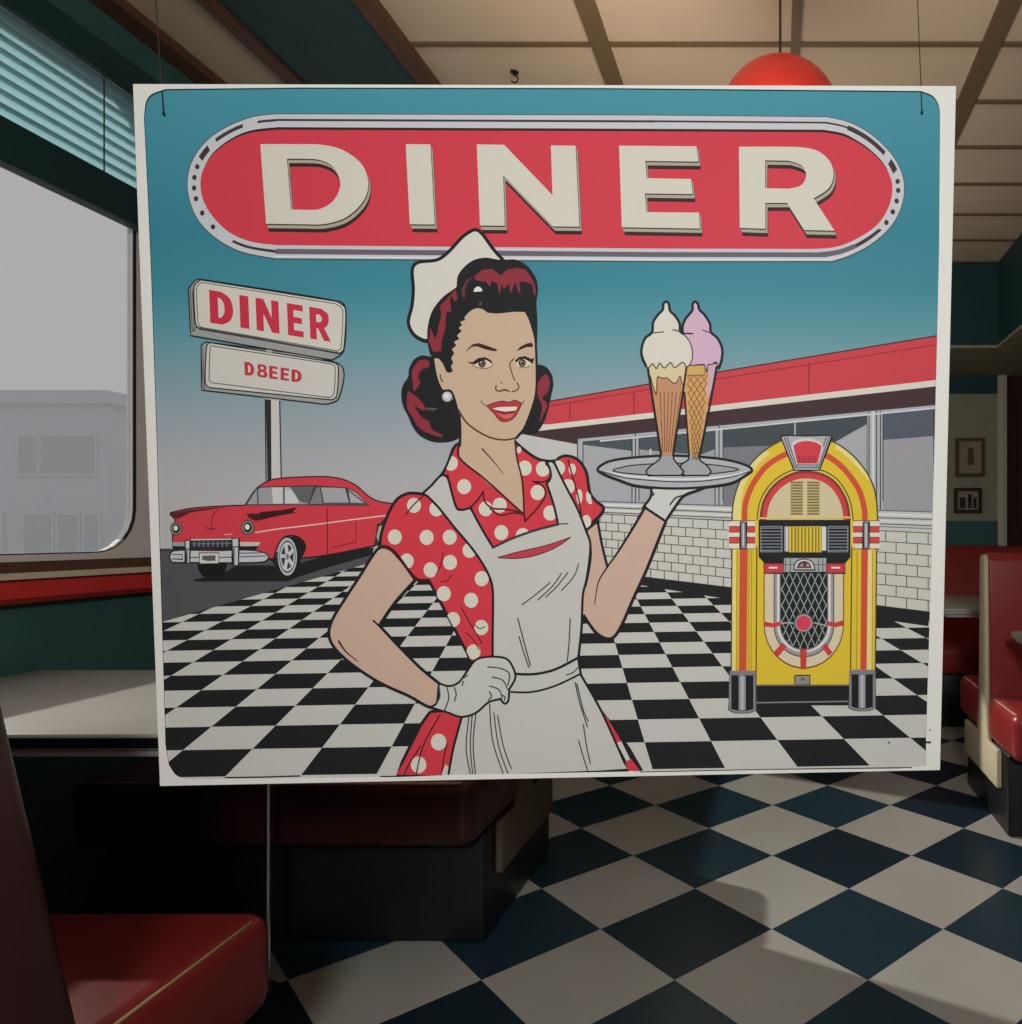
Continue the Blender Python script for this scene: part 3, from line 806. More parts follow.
# ---- red car
a = Art(); LAYER[0] += 1
K1, K2 = F(160, 460, 7.3), F(260, 460, 7.3)
CR = (199, 60, 72); CH = (186, 188, 192); G = (150, 150, 153)
fill(a, K1((245, 875), (470, 820), (560, 770), (900, 770), (1000, 760), (1400, 640), (1560, 640), (1545, 690), (1250, 775), (1010, 850), (930, 885), (250, 885)), BLK)
fill(a, K1((270, 750), (490, 750), (470, 830), (430, 858), (310, 850), (280, 800)), (26, 26, 28))
body = K1((75, 385, 1), (230, 352), (480, 335), (620, 330, 1), (690, 225), (740, 180), (830, 140)) + \
       K2((280, 125), (480, 122), (600, 140), (700, 185), (790, 262), (870, 303), (1010, 322, 1), (1010, 420, 1), (860, 470, 1), (838, 625, 1), (500, 692), (300, 717, 1), (332, 640), (310, 585), (250, 552), (180, 562), (130, 620), (100, 720, 1), (60, 722, 1)) + \
       K1((560, 700, 1), (180, 680, 1), (95, 640, 1), (92, 540), (110, 440), (75, 400, 1))
shape(a, body, CR, 1.3)
fill(a, K2((250, 552), (305, 580), (332, 640), (300, 715), (260, 720), (200, 600)), BLK, True)
# glass house
fill(a, K2((395, 192), (640, 200), (700, 232), (790, 325), (345, 325)), (92, 60, 68))
fill(a, K1((628, 326), (700, 213), (745, 197), (1130, 190), (1085, 322)), G)
fill(a, K1((815, 200), (895, 197), (895, 318), (825, 318)), (196, 194, 190))
fill(a, K1((905, 200), (1000, 200), (1010, 315), (905, 318)), (176, 176, 178))
fill(a, K2((215, 195), (400, 190), (350, 320), (285, 300), (250, 240)), (96, 96, 98))
fill(a, K2((185, 215), (230, 225), (285, 300), (270, 315), (185, 315)), (196, 194, 190))
fill(a, K2((360, 320), (415, 200), (440, 200), (470, 320)), (120, 120, 124))
fill(a, K2((462, 318), (445, 200), (620, 203), (650, 315)), (158, 158, 160))
fill(a, K2((660, 312), (645, 212), (700, 240), (780, 318)), (164, 164, 166))
for l_ in (K1((628, 328), (700, 213), (745, 197), (1130, 188), (1350, 203), (1400, 240), (1520, 330)), K1((628, 328), (820, 326), (1200, 328), (1530, 330)), K1((712, 205), (715, 322)), K1((905, 195), (905, 320)),
           K1((1130, 190), (1085, 322)), K1((1170, 200), (1195, 325)), K1((1362, 205), (1388, 320))):
    line(a, l_, 1.2, (62, 58, 62), False)
line(a, K2((460, 320), (650, 318), (780, 322)), 2.2, (84, 76, 84), False)
fill(a, K1((75, 390), (220, 362), (500, 340), (300, 372), (215, 385), (140, 425), (105, 432)), (90, 36, 44))
fill(a, K1((630, 392), (760, 388), (870, 372), (1000, 352), (900, 395), (820, 418), (700, 445), (650, 425)), (70, 30, 36))
fill(a, K2((0, 380), (160, 365), (270, 345), (240, 380), (270, 385), (120, 410), (0, 440)), (58, 28, 32))
line(a, K1((695, 530), (850, 505), (1020, 485), (1220, 460), (1430, 432), (1660, 404)), 1.2, (214, 190, 180), True)
line(a, K2((490, 350), (492, 690)), 1.0, (110, 30, 40), False); line(a, K2((700, 440), (700, 600)), 0.8, (140, 36, 46), False)
line(a, K2((520, 640), (700, 600)), 0.8, (120, 30, 40), False)
line(a, K1((430, 350), (385, 410), (375, 500)), 0.9, (130, 34, 44))
for l_ in (K1((330, 485), (375, 510), (410, 490)), K1((340, 500), (400, 505))): line(a, l_, 1.0, (80, 60, 50), False)
line(a, K1((470, 545), (530, 540)), 0.8, (220, 180, 160), False)
# front chrome
fill(a, K1((90, 600), (180, 600), (185, 630), (95, 640)), (150, 152, 156)); fill(a, K1((580, 598), (735, 600), (715, 630), (590, 632)), (190, 186, 176))
fill(a, K1((570, 630), (720, 628), (700, 655), (575, 655)), BLK); fill(a, K1((92, 628), (185, 630), (180, 655), (95, 648)), BLK)
shape(a, K1((215, 580), (530, 575), (530, 650), (215, 650)), (48, 50, 58), 1.0, smooth=False)
line(a, K1((225, 582), (525, 578)), 1.2, (200, 196, 186), False)
for x in range(250, 521, 34): line(a, K1((x, 595), (x, 632)), 1.2, (120, 124, 136), False)
line(a, K1((230, 612), (525, 608)), 1.0, (104, 108, 120), False)
shape(a, K1((70, 712, 1), (90, 668), (180, 658), (400, 662), (570, 657), (700, 662), (770, 682), (795, 705), (760, 742), (560, 750), (200, 748), (90, 745)), CH, 1.2)
for l_ in (K1((90, 690), (165, 690), (165, 725), (85, 722)), K1((215, 712), (530, 710)), K1((560, 708), (785, 700)), K1((570, 680), (740, 678))): line(a, l_, 1.0, (70, 72, 78), False)
for x0, y0, x1, y1 in ((182, 588, 222, 752), (525, 572, 578, 768)):
    shape(a, K1((x0, y0), (x1, y0), (x1 - 6, y1), (x0 + 4, y1)), CH, 1.1, smooth=False)
    line(a, K1((x0 + 14, y0 + 70), (x0 + 14, y1)), 1.4, (70, 72, 80), False)
    line(a, K1((x0, y0 + 62), (x1, y0 + 62)), 1.2, (60, 60, 66), False)
shape(a, K1((286, 678), (430, 678), (430, 758), (288, 758)), (200, 196, 188), 0.9, smooth=False)
fill(a, K1((308, 698), (405, 696), (405, 735), (350, 738), (308, 728)), (92, 88, 88))
for cx_, cy_, r_ in ((118, 500, 44), (640, 492, 48)):
    fill(a, K1(*ell(cx_, cy_, r_, r_ * 1.15)), (70, 66, 62)); fill(a, K1(*ell(cx_, cy_, r_ * .82, r_ * .95)), (150, 146, 136))
    fill(a, K1(*ell(cx_, cy_, r_ * .66, r_ * .8)), (46, 44, 40)); fill(a, K1(*ell(cx_ - 3, cy_ - 3, r_ * .36, r_ * .42)), (220, 216, 200))
# front wheel
W = lambda r, s=1.0: K1(*ell(930, 706, 70 * r, 138 * r * s))
fill(a, K1((800, 722), (848, 712), (870, 625), (930, 560), (990, 556), (1030, 640), (1020, 780), (930, 852), (870, 800)), BLK); fill(a, K1(*ell(938, 708, 76, 146)), BLK); fill(a, W(1.0), (178, 180, 182)); fill(a, W(.86), (60, 60, 64)); fill(a, W(.78), (186, 188, 192)); fill(a, W(.64), (58, 58, 64))
for k in range(5):
    t = math.radians(72 * k + 40)
    line(a, K1((930, 706), (930 + 52 * math.cos(t), 706 + 104 * math.sin(t))), 3.4, (190, 192, 196), False)
fill(a, W(.17), (120, 122, 130))
# rear light by the sleeve
fill(a, K2((838, 625), (850, 500), (900, 430), (930, 440), (880, 625)), (60, 50, 48)); fill(a, K2((850, 560), (870, 480), (895, 480), (868, 600)), (170, 160, 140))
o = a.build('car_print', picture_); o['label'] = 'printed red vintage car'

# ---- jukebox
a = Art(); restart()
J, H2 = F(720, 420, 6.01), F(720, 540, 5.69)
YEL = (212, 182, 52); ORG = (198, 78, 56); CRM = (200, 186, 148); PALE = (222, 204, 130)
bodyp = sm(J((72, 620, 1), (78, 510), (110, 390), (180, 270), (270, 182), (390, 115), (520, 92), (650, 118), (760, 180), (850, 270), (912, 372), (940, 480), (948, 620, 1)) + H2((892, 50, 1), (884, 745, 1), (884, 830, 1), (64, 830, 1), (64, 745, 1), (68, 50, 1)))
a.raw([bodyp], YEL)
arc = lambda pts: J(*pts)
# pale outer edge of the arch and of the pillars
fill(a, sm(J((72, 610, 1), (78, 510), (110, 390), (180, 270), (270, 182), (300, 200, 1), (215, 285), (150, 390), (128, 500), (125, 610, 1))), PALE)
fill(a, sm(J((700, 146, 1), (760, 180), (850, 270), (905, 360), (890, 360, 1), (840, 300), (760, 220), (690, 170, 1))), PALE)
line(a, J((148, 612), (152, 510), (190, 400), (262, 295), (330, 240), (410, 198)), 5.6, ORG); line(a, J((872, 612), (865, 520), (830, 410), (752, 302), (690, 245), (625, 205)), 5.6, ORG)
for x0, x1 in ((64, 92), (836, 872)): fill(a, H2((x0, 50), (x1, 50), (x1 - 4, 745), (x0, 745)), PALE)
for x0, x1 in ((112, 158), (804, 842)): fill(a, H2((x0, 50), (x1, 50), (x1 - 8, 745), (x0 - 5, 745)), ORG)
for x in (98, 165, 180, 868, 780): line(a, H2((x, 60), (x - 3, 745)), 0.7, (150, 120, 40), False)
for x0, x1 in ((210, 205), (750, 742)): line(a, H2((x0, 40), (x1, 830)), 1.2, (70, 60, 36), False)
# inner arch
ia = lambda k: J(*[(513 + (x - 513) * k, 600 + (y - 600) * k) for x, y in ((222, 600), (238, 500), (280, 415), (350, 345), (440, 300), (520, 290), (610, 302), (690, 345), (745, 410), (785, 500), (800, 600))])
fill(a, sm([p_ + (1,) if i in (0, 10) else p_ for i, p_ in enumerate(ia(1.0))]), (214, 186, 80))
line(a, ia(1.0), 1.2, (80, 70, 40))
fill(a, sm([p_ + (1,) if i in (0, 10) else p_ for i, p_ in enumerate(ia(0.94))]), (196, 62, 66))
line(a, ia(0.94), 1.2, (80, 60, 50)); line(a, ia(0.915), 0.8, (110, 40, 44))
fill(a, sm([p_ + (1,) if i in (0, 10) else p_ for i, p_ in enumerate(ia(0.80))]), CRM)
for x0, x1 in ((424, 500), (524, 600)):
    fill(a, J((x0, 372), (x1, 368), (x1 - 4, 570), (x0, 572)), (186, 168, 118))
    for k in range(12):
        y = 375 + k * 17.2; line(a, J((x0, y), (x1 - 2, y)), 1.5, (120, 104, 66), False)
a.ribbon(bodyp[:62], 1.4, 1.4, (70, 64, 44))
# crown
shape(a, J((366, 104), (385, 92), (520, 96), (650, 92), (672, 104), (598, 302), (445, 302)), (166, 168, 170), 1.3, smooth=False)
for l_ in (J((385, 100), (452, 290)), J((400, 96), (462, 280)), J((655, 100), (592, 290)), J((640, 96), (582, 280)), J((448, 285), (594, 285)), J((456, 270), (588, 270))): line(a, l_, 1.0, (84, 84, 90), False)
fill(a, sm(J((428, 160, 1), (440, 130), (520, 108), (600, 130), (622, 160, 1), (588, 266, 1), (460, 266, 1))), (196, 196, 194))
fill(a, sm(J((440, 155, 1), (470, 135), (520, 126), (575, 135), (612, 155, 1), (586, 262, 1), (464, 262, 1))), (200, 60, 74))
for x in range(475, 580, 14): line(a, J((x, 215), (x + (x - 525) * -0.06, 258)), 0.9, (140, 40, 50), False)
# side cuffs
for x0, x1, g0 in ((55, 212, 122), (800, 960, 860)):
    fill(a, sm(J((x0, 625, 1), (x0 + 12, 605, 1), (x1 - 4, 605, 1), (x1, 625, 1), (x1 + 2, 690), (x1, 755, 1), (x1 - 4, 775, 1), (x0 + 12, 775, 1), (x0, 755, 1), (x0 - 4, 690))), (220, 204, 186))
    for y in (640, 705): fill(a, J((x0 - 1, y), (x1, y), (x1, y + 34), (x0 - 1, y + 34)), (200, 70, 66))
    for y in (605, 640, 674, 705, 740, 775): line(a, J((x0, y), (x1, y)), 0.8, (90, 66, 60), False)
    shape(a, J((g0, 612), (g0 + 36, 612), (g0 + 36, 772), (g0, 772)), (128, 130, 134), 1.1, smooth=False)
    line(a, J((g0 + 18, 625), (g0 + 18, 760)), 1.2, (196, 196, 200), False)
# selector box
fill(a, J((232, 600), (784, 600), (784, 825), (740, 850), (275, 850), (232, 825)), BLK)
fill(a, H2((222, 60), (742, 60), (742, 98), (715, 130), (250, 130), (222, 98)), BLK)
for x0, x1 in ((245, 372), (650, 768)):
    for k in range(8):
        y = 650 + k * 19; line(a, J((x0, y), (x1, y)), 1.1, (120, 126, 132), False)
    line(a, J((x0, 640), (x1, 640), (x1, 792), (x0, 792), (x0, 640)), 0.9, (130, 134, 138), False)
fill(a, J((386, 640), (410, 640), (410, 790), (386, 790)), (150, 140, 156)); fill(a, J((396, 640), (408, 640), (408, 790), (396, 790)), (204, 200, 204))
fill(a, J((612, 640), (638, 640), (638, 785), (612, 785)), (206, 202, 196))
fill(a, J((412, 640), (610, 638), (610, 795), (412, 795)), (206, 180, 62))
for x in (432, 452, 470, 492, 512, 534, 556, 576, 594): line(a, J((x, 642), (x, 793)), 1.1, (110, 92, 34), False)
line(a, J((232, 590), (784, 585)), 1.6, (214, 190, 90), False)
# front arch of the lower half
def U(xl, xr, yt_, yc, yb_):
    cx_ = (xl + xr) / 2; rx = (xr - xl) / 2
    return [(xl, yt_)] + [(cx_ - rx * math.cos(math.radians(t)), yc + (yb_ - yc) * math.sin(math.radians(t))) for t in range(0, 181, 12)] + [(xr, yt_)]
a.raw([H2(*U(248, 706, 188, 480, 732))], (118, 60, 44)); a.raw([H2(*U(254, 700, 188, 480, 724))], (206, 192, 160))
a.raw([H2(*U(305, 650, 188, 490, 668))], (84, 76, 80)); a.raw([H2(*U(311, 644, 188, 490, 661))], (152, 146, 152))
a.raw([H2(*U(325, 630, 188, 490, 640))], (206, 200, 196))
GU = H2(*U(343, 612, 185, 480, 624)); a.raw([GU], (30, 34, 36))
gx0, gx1, gy0, gyc, gyb = 343, 612, 186, 480, 622
def inside(x, y):
    if x < gx0 + 2 or x > gx1 - 2 or y < gy0: return False
    if y <= gyc: return True
    return ((x - 477.5) / 133) ** 2 + ((y - gyc) / (gyb - gyc)) ** 2 < 1
LAYER[0] += 1
for sg in (-1, 1):
    for k in range(-8, 14):
        run = []
        for i in range(0, 112):
            y = gy0 + i * 4.0
            x = 352 + k * 42 + sg * (y - gy0) * 0.45
            if inside(x, y): run.append((x, y))
            elif run: break
        if len(run) > 2: a.ribbon(H2(*run), 0.9, 0.9, (150, 156, 150)); LAYER[0] -= 1
LAYER[0] += 1
line(a, GU, 1.2, (90, 94, 92), False)
CON = (192, 62, 58)
fill(a, H2((250, 462), (300, 474), (345, 462), (345, 488), (300, 498), (250, 492)), CON); fill(a, H2((612, 462), (655, 470), (702, 456), (702, 488), (655, 496), (612, 488)), CON)
fill(a, H2((455, 622), (494, 622), (490, 735), (458, 735)), CON); fill(a, H2((352, 585), (382, 606), (330, 665), (305, 640)), CON); fill(a, H2((578, 606), (604, 588), (640, 640), (616, 662)), CON)
line(a, H2((345, 475), (400, 470), (440, 482), (520, 470), (560, 476), (612, 490)), 1.6, (150, 152, 150))
fill(a, H2(*ell(476, 470, 56, 56)), (70, 72, 72)); fill(a, H2(*ell(476, 472, 50, 50)), (150, 150, 150)); fill(a, H2(*ell(475, 473, 42, 42)), (205, 62, 88))
# labels above
for x0, x1 in ((250, 362), (605, 712)):
    shape(a, H2((x0, 132), (x1, 132), (x1, 190), (x0, 190)), (190, 58, 70), 0.9, smooth=False)
    fill(a, H2((x0 + 28, 152), (x0 + 78, 152), (x0 + 78, 163), (x0 + 28, 163)), (222, 200, 196))
shape(a, H2((362, 100), (605, 100), (605, 185), (362, 185)), (160, 162, 162), 1.0, smooth=False)
for x in (372, 400, 560, 585): line(a, H2((x, 104), (x, 182)), 1.0, (96, 98, 100), False)
line(a, H2((365, 140), (602, 140)), 0.9, (96, 98, 100), False)
shape(a, sm(H2((420, 170, 1), (432, 125), (478, 108), (525, 125), (540, 170, 1))), (196, 194, 190), 1.1, smooth=False)
fill(a, sm(H2((435, 160, 1), (450, 130), (478, 120), (508, 130), (522, 160, 1))), (70, 62, 62)); fill(a, H2((448, 150), (470, 130), (476, 150)), (200, 130, 120)); fill(a, H2((486, 150), (500, 130), (512, 150)), (200, 130, 120))
fill(a, H2((425, 165), (545, 165), (545, 176), (425, 176)), (90, 92, 94))
# plinth, coin plate, feet
shape(a, H2((425, 770), (512, 770), (512, 824), (425, 824)), (140, 134, 130), 1.1, smooth=False); fill(a, H2(*ell(470, 793, 12, 8, 12)), (96, 92, 92))
fill(a, H2((200, 824), (740, 824), (740, 940), (200, 940)), BLK)
line(a, H2((205, 826), (738, 826)), 1.4, (110, 106, 96), False); line(a, H2((205, 926), (738, 918)), 1.4, (120, 122, 120), False)
for x0, x1, y0, y1 in ((52, 204, 748, 985), (736, 884, 742, 972)):
    w = x1 - x0
    shape(a, sm(H2((x0 + 4, y0, 1), (x1 - 2, y0, 1), (x1, y1 - 18, 1), (x1 - .2 * w, y1 - 6), ((x0 + x1) / 2, y1 - 2), (x0 + .2 * w, y1 - 6), (x0, y1 - 18, 1))), BLK, 1.4, (90, 90, 92), smooth=False)
    fill(a, H2((x0 + 4, y0 - 4), (x1 - 2, y0 - 4), (x1 - 2, y0 + 22), (x0 + 4, y0 + 22)), (126, 122, 128))
    fill(a, H2((x0 + .36 * w, y0 + 24), (x0 + .62 * w, y0 + 24), (x0 + .62 * w, y1 - 16), (x0 + .36 * w, y1 - 16)), (140, 142, 146))
    fill(a, H2((x0 + .44 * w, y0 + 24), (x0 + .54 * w, y0 + 24), (x0 + .54 * w, y1 - 16), (x0 + .44 * w, y1 - 16)), (172, 174, 178))
    fill(a, H2((x0 + 2, y0 + 24), (x0 + 12, y0 + 24), (x0 + 12, y1 - 24), (x0 + 2, y1 - 24)), (132, 134, 136))
    fill(a, H2((x1 - 14, y0 + 24), (x1 - 4, y0 + 24), (x1 - 4, y1 - 24), (x1 - 14, y1 - 24)), (132, 134, 136))
    line(a, H2((x0 + 2, y1 - 20), ((x0 + x1) / 2, y1 - 6), (x1 - 2, y1 - 20)), 1.8, (130, 130, 132))
line(a, H2((68, 50), (64, 745)), 1.2, (70, 64, 44), False); line(a, H2((892, 50), (884, 745)), 1.2, (70, 64, 44), False)
# tray tip overlaps this arch; it is drawn with the waitress
o = a.build('jukebox_print', picture_); o['label'] = 'printed yellow and red jukebox'

# ---- waitress with tray
a = Art(); restart(); LAYER[0] = TOP_LAYER[0] + 1

PA, PB, PC, PD, PE, PG, PH, PI_ = F(380, 220, 5.11), F(380, 380, 5.11), F(320, 560, 4.258), F(480, 560, 4.258), F(560, 420, 4.645), F(440, 430, 6.01), F(370, 480, 5.12), F(560, 280, 4.645)
PJ, PK, PL_, PM = F(390, 220, 9.29), F(450, 220, 9.29), F(390, 320, 7.87), F(450, 320, 7.87)
SK = (192, 166, 141); SKA = (194, 164, 146); HR = (34, 33, 35); MRN = (136, 48, 60); DRS = (200, 58, 70); APR = (188, 186, 179); DOT = (206, 200, 184)
# hair rolls behind the neck
shape(a, PL_((330, 300), (290, 290), (245, 286), (190, 320), (155, 390), (148, 450), (105, 520), (95, 600), (110, 680), (150, 760), (185, 840), (240, 905), (330, 948), (420, 955), (500, 940), (548, 900), (540, 720), (520, 640), (480, 560), (400, 420)), HR, 1.6, BLK)
fill(a, PL_((300, 320), (305, 370), (250, 390), (222, 450), (238, 490), (190, 560), (178, 480), (172, 410), (200, 350), (240, 315)), MRN, True)
fill(a, PL_((140, 570), (135, 690), (180, 770), (220, 840), (300, 890), (400, 922), (412, 905), (330, 860), (310, 800), (250, 765), (195, 680), (270, 715), (262, 660), (190, 590)), MRN, True)
fill(a, PL_((270, 690), (330, 690), (385, 695), (340, 715), (280, 705)), (90, 78, 72))
shape(a, PM((680, 372), (738, 366), (790, 420), (806, 500), (790, 590), (770, 680), (740, 780), (690, 865), (630, 888), (560, 862), (600, 740), (672, 560)), HR, 1.6, BLK)
fill(a, PM((688, 500), (750, 428), (785, 480), (770, 565), (728, 610), (765, 665), (738, 740), (705, 800), (725, 680), (692, 600)), MRN, True)
# body under the apron
torso = PH((50, 345, 1), (57, 280), (88, 185), (135, 102), (190, 70), (240, 68), (275, 68)) + PB((310, 490), (345, 430), (375, 350), (405, 325)) + PG((445, 65, 1), (520, 130), (600, 178), (690, 186), (720, 165), (765, 155), (830, 180), (878, 250), (892, 330), (905, 385), (940, 430), (982, 465), (965, 510), (880, 598)) + [(589, 546), (588, 580), (582, 620), (578, 660, 1), (492, 662, 1), (470, 662, 1)] + PH((500, 890, 1), (400, 700), (300, 512, 1), (240, 508), (180, 440), (120, 370), (85, 348))
shape(a, torso, DRS, 3.0)
def dot(p_, r=7.0, ry=None, cl=None):
    e_ = ell(p_[0][0], p_[0][1], r, ry or r * 1.08, 22)
    if cl: e_ = clip(e_, *cl)
    if len(e_) > 2: a.raw([e_], DOT); LAYER[0] -= 1
LAYER[0] += 1
for p_ in ((225, 130), (340, 148), (127, 292), (290, 294), (408, 293), (310, 460), (410, 422), (510, 360), (572, 505), (378, 582), (518, 616), (570, 755)): dot(PH(p_))
dot(PH((188, 415)), cl=(PH((260, 530))[0], PH((85, 348))[0]))
dot(PH((425, 715)), cl=(PH((300, 512))[0], PH((500, 890))[0]) if False else (PH((500, 890))[0], PH((300, 512))[0]))
dot(PH((530, 880)), cl=(PH((500, 890))[0], PH((300, 512))[0]))
for p_ in ((430, 545), (540, 658), (612, 640), (620, 780), (730, 795), (740, 450), (832, 455), (805, 575), (870, 680), (910, 450), (960, 545)): dot(PB(p_))
dot(PB((362, 425)), cl=(PB((370, 600))[0], PB((372, 300))[0]) if False else (PB((345, 440))[0], PB((400, 310))[0]))
dot(PG((795, 235)), 3.6, 5.5); dot(PG((838, 400)), 3.0, 7.5); dot(PG((880, 550)), 4.8, 6.5); dot(PG((475, 120)), 2.2, 3.4)
e_ = ell(*PG((905, 398))[0], 4.6, 8, 20); a.raw([clip(clip(e_, PG((880, 250))[0], PG((905, 390))[0]), PG((905, 390))[0], PG((960, 445))[0])], DOT)
LAYER[0] += 2
# sleeve and bodice folds
for l_, w in ((PH((280, 75), (225, 125), (180, 180)), 1.4), (PH((375, 370), (360, 440), (335, 490)), 1.0), (PH((420, 485), (395, 515), (360, 522)), 1.0), (PH((465, 650), (505, 720), (575, 840)), 1.2), (PH((490, 780), (530, 820), (560, 870)), 1.0), (PH((530, 735), (560, 760), (590, 750)), 1.0)):
    line(a, l_, w, (88, 28, 36))
line(a, PG((768, 175), (800, 290), (835, 420), (850, 520)), 1.4, BLK)
# neck and face
fill(a, PB((400, 100), (409, 330), (405, 395), (540, 520), (735, 682), (722, 520), (692, 340), (690, 290), (740, 200)), SK)
line(a, PB((395, 190), (408, 300), (404, 395), (540, 510), (738, 690)), 2.0, (60, 30, 28)); line(a, PB((690, 305), (700, 400), (728, 520), (736, 690)), 1.8, (60, 30, 28))
line(a, PB((405, 170), (410, 260), (408, 340)), 2.6, BLK)
face = PA((275, 715), (287, 800), (312, 862), (345, 895), (385, 930)) + PB((400, 150), (440, 215), (500, 262), (570, 296), (640, 306), (695, 296), (740, 240), (788, 110), (800, 30)) + PA((800, 760), (795, 650), (785, 560), (755, 470), (700, 455), (560, 460), (490, 445), (430, 480), (400, 560), (370, 640), (330, 720), (295, 690))
fill(a, sm(face), SK)
line(a, PB((400, 150), (440, 215), (500, 262), (570, 296), (640, 306), (695, 296)), 1.7, (84, 52, 36))
line(a, PB((695, 296), (740, 240), (788, 110), (800, 30)) + PA((800, 740), (796, 640)), 2.2, BLK)
line(a, PA((270, 700), (287, 800), (312, 862), (345, 895)), 2.2, BLK)
line(a, PL_((415, 560), (475, 560), (505, 620), (530, 720), (545, 830)), 2.6, BLK)
line(a, PL_((395, 425), (398, 455), (415, 490)), 1.4, (96, 66, 52))
line(a, PB((520, 350), (575, 410), (630, 478)), 1.6, (70, 48, 38), w1=0.6)
# features
BR = (56, 40, 32)
fill(a, PM((122, 258), (150, 215), (180, 190), (230, 182), (300, 205), (370, 232), (366, 246), (345, 246), (280, 232), (215, 208), (170, 212)), BR)
fill(a, PM((520, 246), (560, 205), (600, 186), (640, 178), (656, 192), (650, 212), (600, 214), (555, 234)), BR)
for sc0, iris, lid in ((((175, 345), (240, 310), (295, 308), (338, 352), (300, 374), (230, 374)), (252, 342, 30), ((135, 328), (178, 332), (222, 300), (280, 292), (322, 318), (342, 352), (312, 330), (282, 312), (240, 322), (195, 350), (165, 346))),
                       (((520, 340), (560, 305), (612, 304), (648, 335), (612, 368), (550, 372)), (568, 338, 29), ((510, 322), (540, 292), (590, 284), (640, 306), (664, 296), (652, 346), (622, 325), (582, 304), (545, 312), (525, 335)))):
    fill(a, PM(*sc0), (206, 190, 168), True)
    cx_, cy_, r_ = iris
    fill(a, PM(*ell(cx_, cy_, r_, r_ * 1.1, 18)), (66, 56, 48)); fill(a, PM(*ell(cx_ + 2, cy_ + 2, r_ * .62, r_ * .68, 14)), (112, 98, 80)); fill(a, PM(*ell(cx_ + 2, cy_ + 2, r_ * .32, r_ * .35, 12)), (26, 22, 20)); fill(a, PM(*ell(cx_ - 8, cy_ - 10, 5, 6, 8)), (214, 206, 190))
    fill(a, PM(*lid), (40, 30, 26))
for l_ in (PM((175, 358), (230, 378), (300, 378), (335, 358)), PM((545, 374), (590, 374), (630, 360))): line(a, l_, 0.8, (110, 80, 60))
NOS = (96, 66, 48)
for l_, w in ((PM((505, 300), (472, 345), (480, 395), (495, 440), (512, 478)), 1.2), (PM((365, 515), (360, 545), (388, 560), (432, 548), (470, 566)), 1.5), (PM((485, 566), (525, 552), (542, 525), (526, 492)), 1.3)): line(a, l_, w, NOS)
fill(a, PM(*ell(405, 494, 5, 8, 8)), BR); fill(a, PM((395, 556), (432, 545), (462, 560), (430, 556)), BR)
lips = sm(PM((285, 676, 1), (350, 652), (418, 638), (462, 648), (512, 632), (566, 656, 1), (540, 712), (502, 770), (440, 800), (388, 786), (342, 730)))
a.raw([lips], (172, 56, 62)); a.ribbon(lips + lips[:1], 0.9, 0.9, (92, 36, 34))
fill(a, sm(PM((335, 700, 1), (370, 688), (430, 684), (530, 682, 1), (515, 712), (440, 722), (380, 712))), (216, 208, 192))
fill(a, PM((335, 702), (400, 716), (440, 722), (516, 712), (500, 728), (430, 736), (370, 722)), (96, 36, 38))
fill(a, sm(PM((370, 735), (430, 748), (500, 735), (480, 765), (430, 772))), (206, 100, 102))
for l_ in (PM((300, 684), (262, 662), (246, 645), (250, 632)), PM((555, 656), (580, 645), (588, 634))): line(a, l_, 1.0, (120, 80, 66))
# hat
hat = PA((245, 615), (195, 602), (158, 565), (145, 515), (163, 440), (170, 350), (164, 270), (173, 232), (205, 214), (290, 204), (345, 168), (420, 88), (470, 54), (498, 52), (528, 78), (580, 150), (632, 208, 1), (640, 300, 1), (420, 480, 1), (250, 560, 1))
shape(a, hat, (204, 200, 190), 3.4)
# hair at the front, with a fringe of small points along the brow
hair = PA((395, 340), (400, 290), (430, 245), (480, 208), (540, 196), (600, 205), (640, 206), (690, 206), (745, 232), (790, 290), (803, 350), (795, 420), (800, 520), (797, 640), (790, 600), (780, 560), (762, 505), (742, 466, 1), (680, 466), (600, 474), (550, 470, 1), (525, 452), (490, 448), (455, 466), (425, 500, 1), (432, 508, 1), (402, 520, 1), (415, 535, 1), (396, 552, 1), (412, 566, 1), (388, 590, 1), (400, 606, 1), (372, 622, 1), (385, 640, 1), (362, 660, 1), (375, 680, 1), (360, 705, 1), (370, 730, 1), (358, 745, 1), (368, 772, 1), (345, 775), (325, 735), (300, 705), (270, 700), (250, 650), (246, 560), (268, 470), (320, 400), (385, 352, 1))
shape(a, hair, HR, 1.4)
fill(a, PK((225, 525), (300, 462), (395, 456), (450, 500), (478, 515), (520, 465), (620, 445), (700, 460), (755, 535), (788, 600), (798, 700), (778, 690), (765, 600), (690, 570), (640, 575), (655, 660), (640, 675), (605, 575), (560, 690), (548, 590), (500, 640), (480, 585), (460, 700), (440, 590), (390, 565), (370, 620), (340, 575), (240, 560)), MRN)
fill(a, PK((110, 640), (150, 560), (215, 520), (160, 590), (140, 650), (135, 740), (110, 700)), (96, 52, 58))
fill(a, PJ((560, 700), (608, 645), (628, 730), (600, 760), (575, 700), (555, 740), (572, 850), (528, 850), (510, 960), (490, 1020), (442, 1020), (478, 880), (462, 800)), MRN)
fill(a, PL_((318, 60), (355, 150), (392, 60), (420, -30), (442, 10), (430, 90), (408, 150), (402, 245), (340, 252), (305, 170)), MRN)
fill(a, sm(PK((218, 668, 1), (230, 635), (262, 618), (292, 635), (300, 662, 1))), (214, 212, 208))
fill(a, PK((265, 780), (285, 755), (300, 775), (280, 800)), (96, 70, 74))
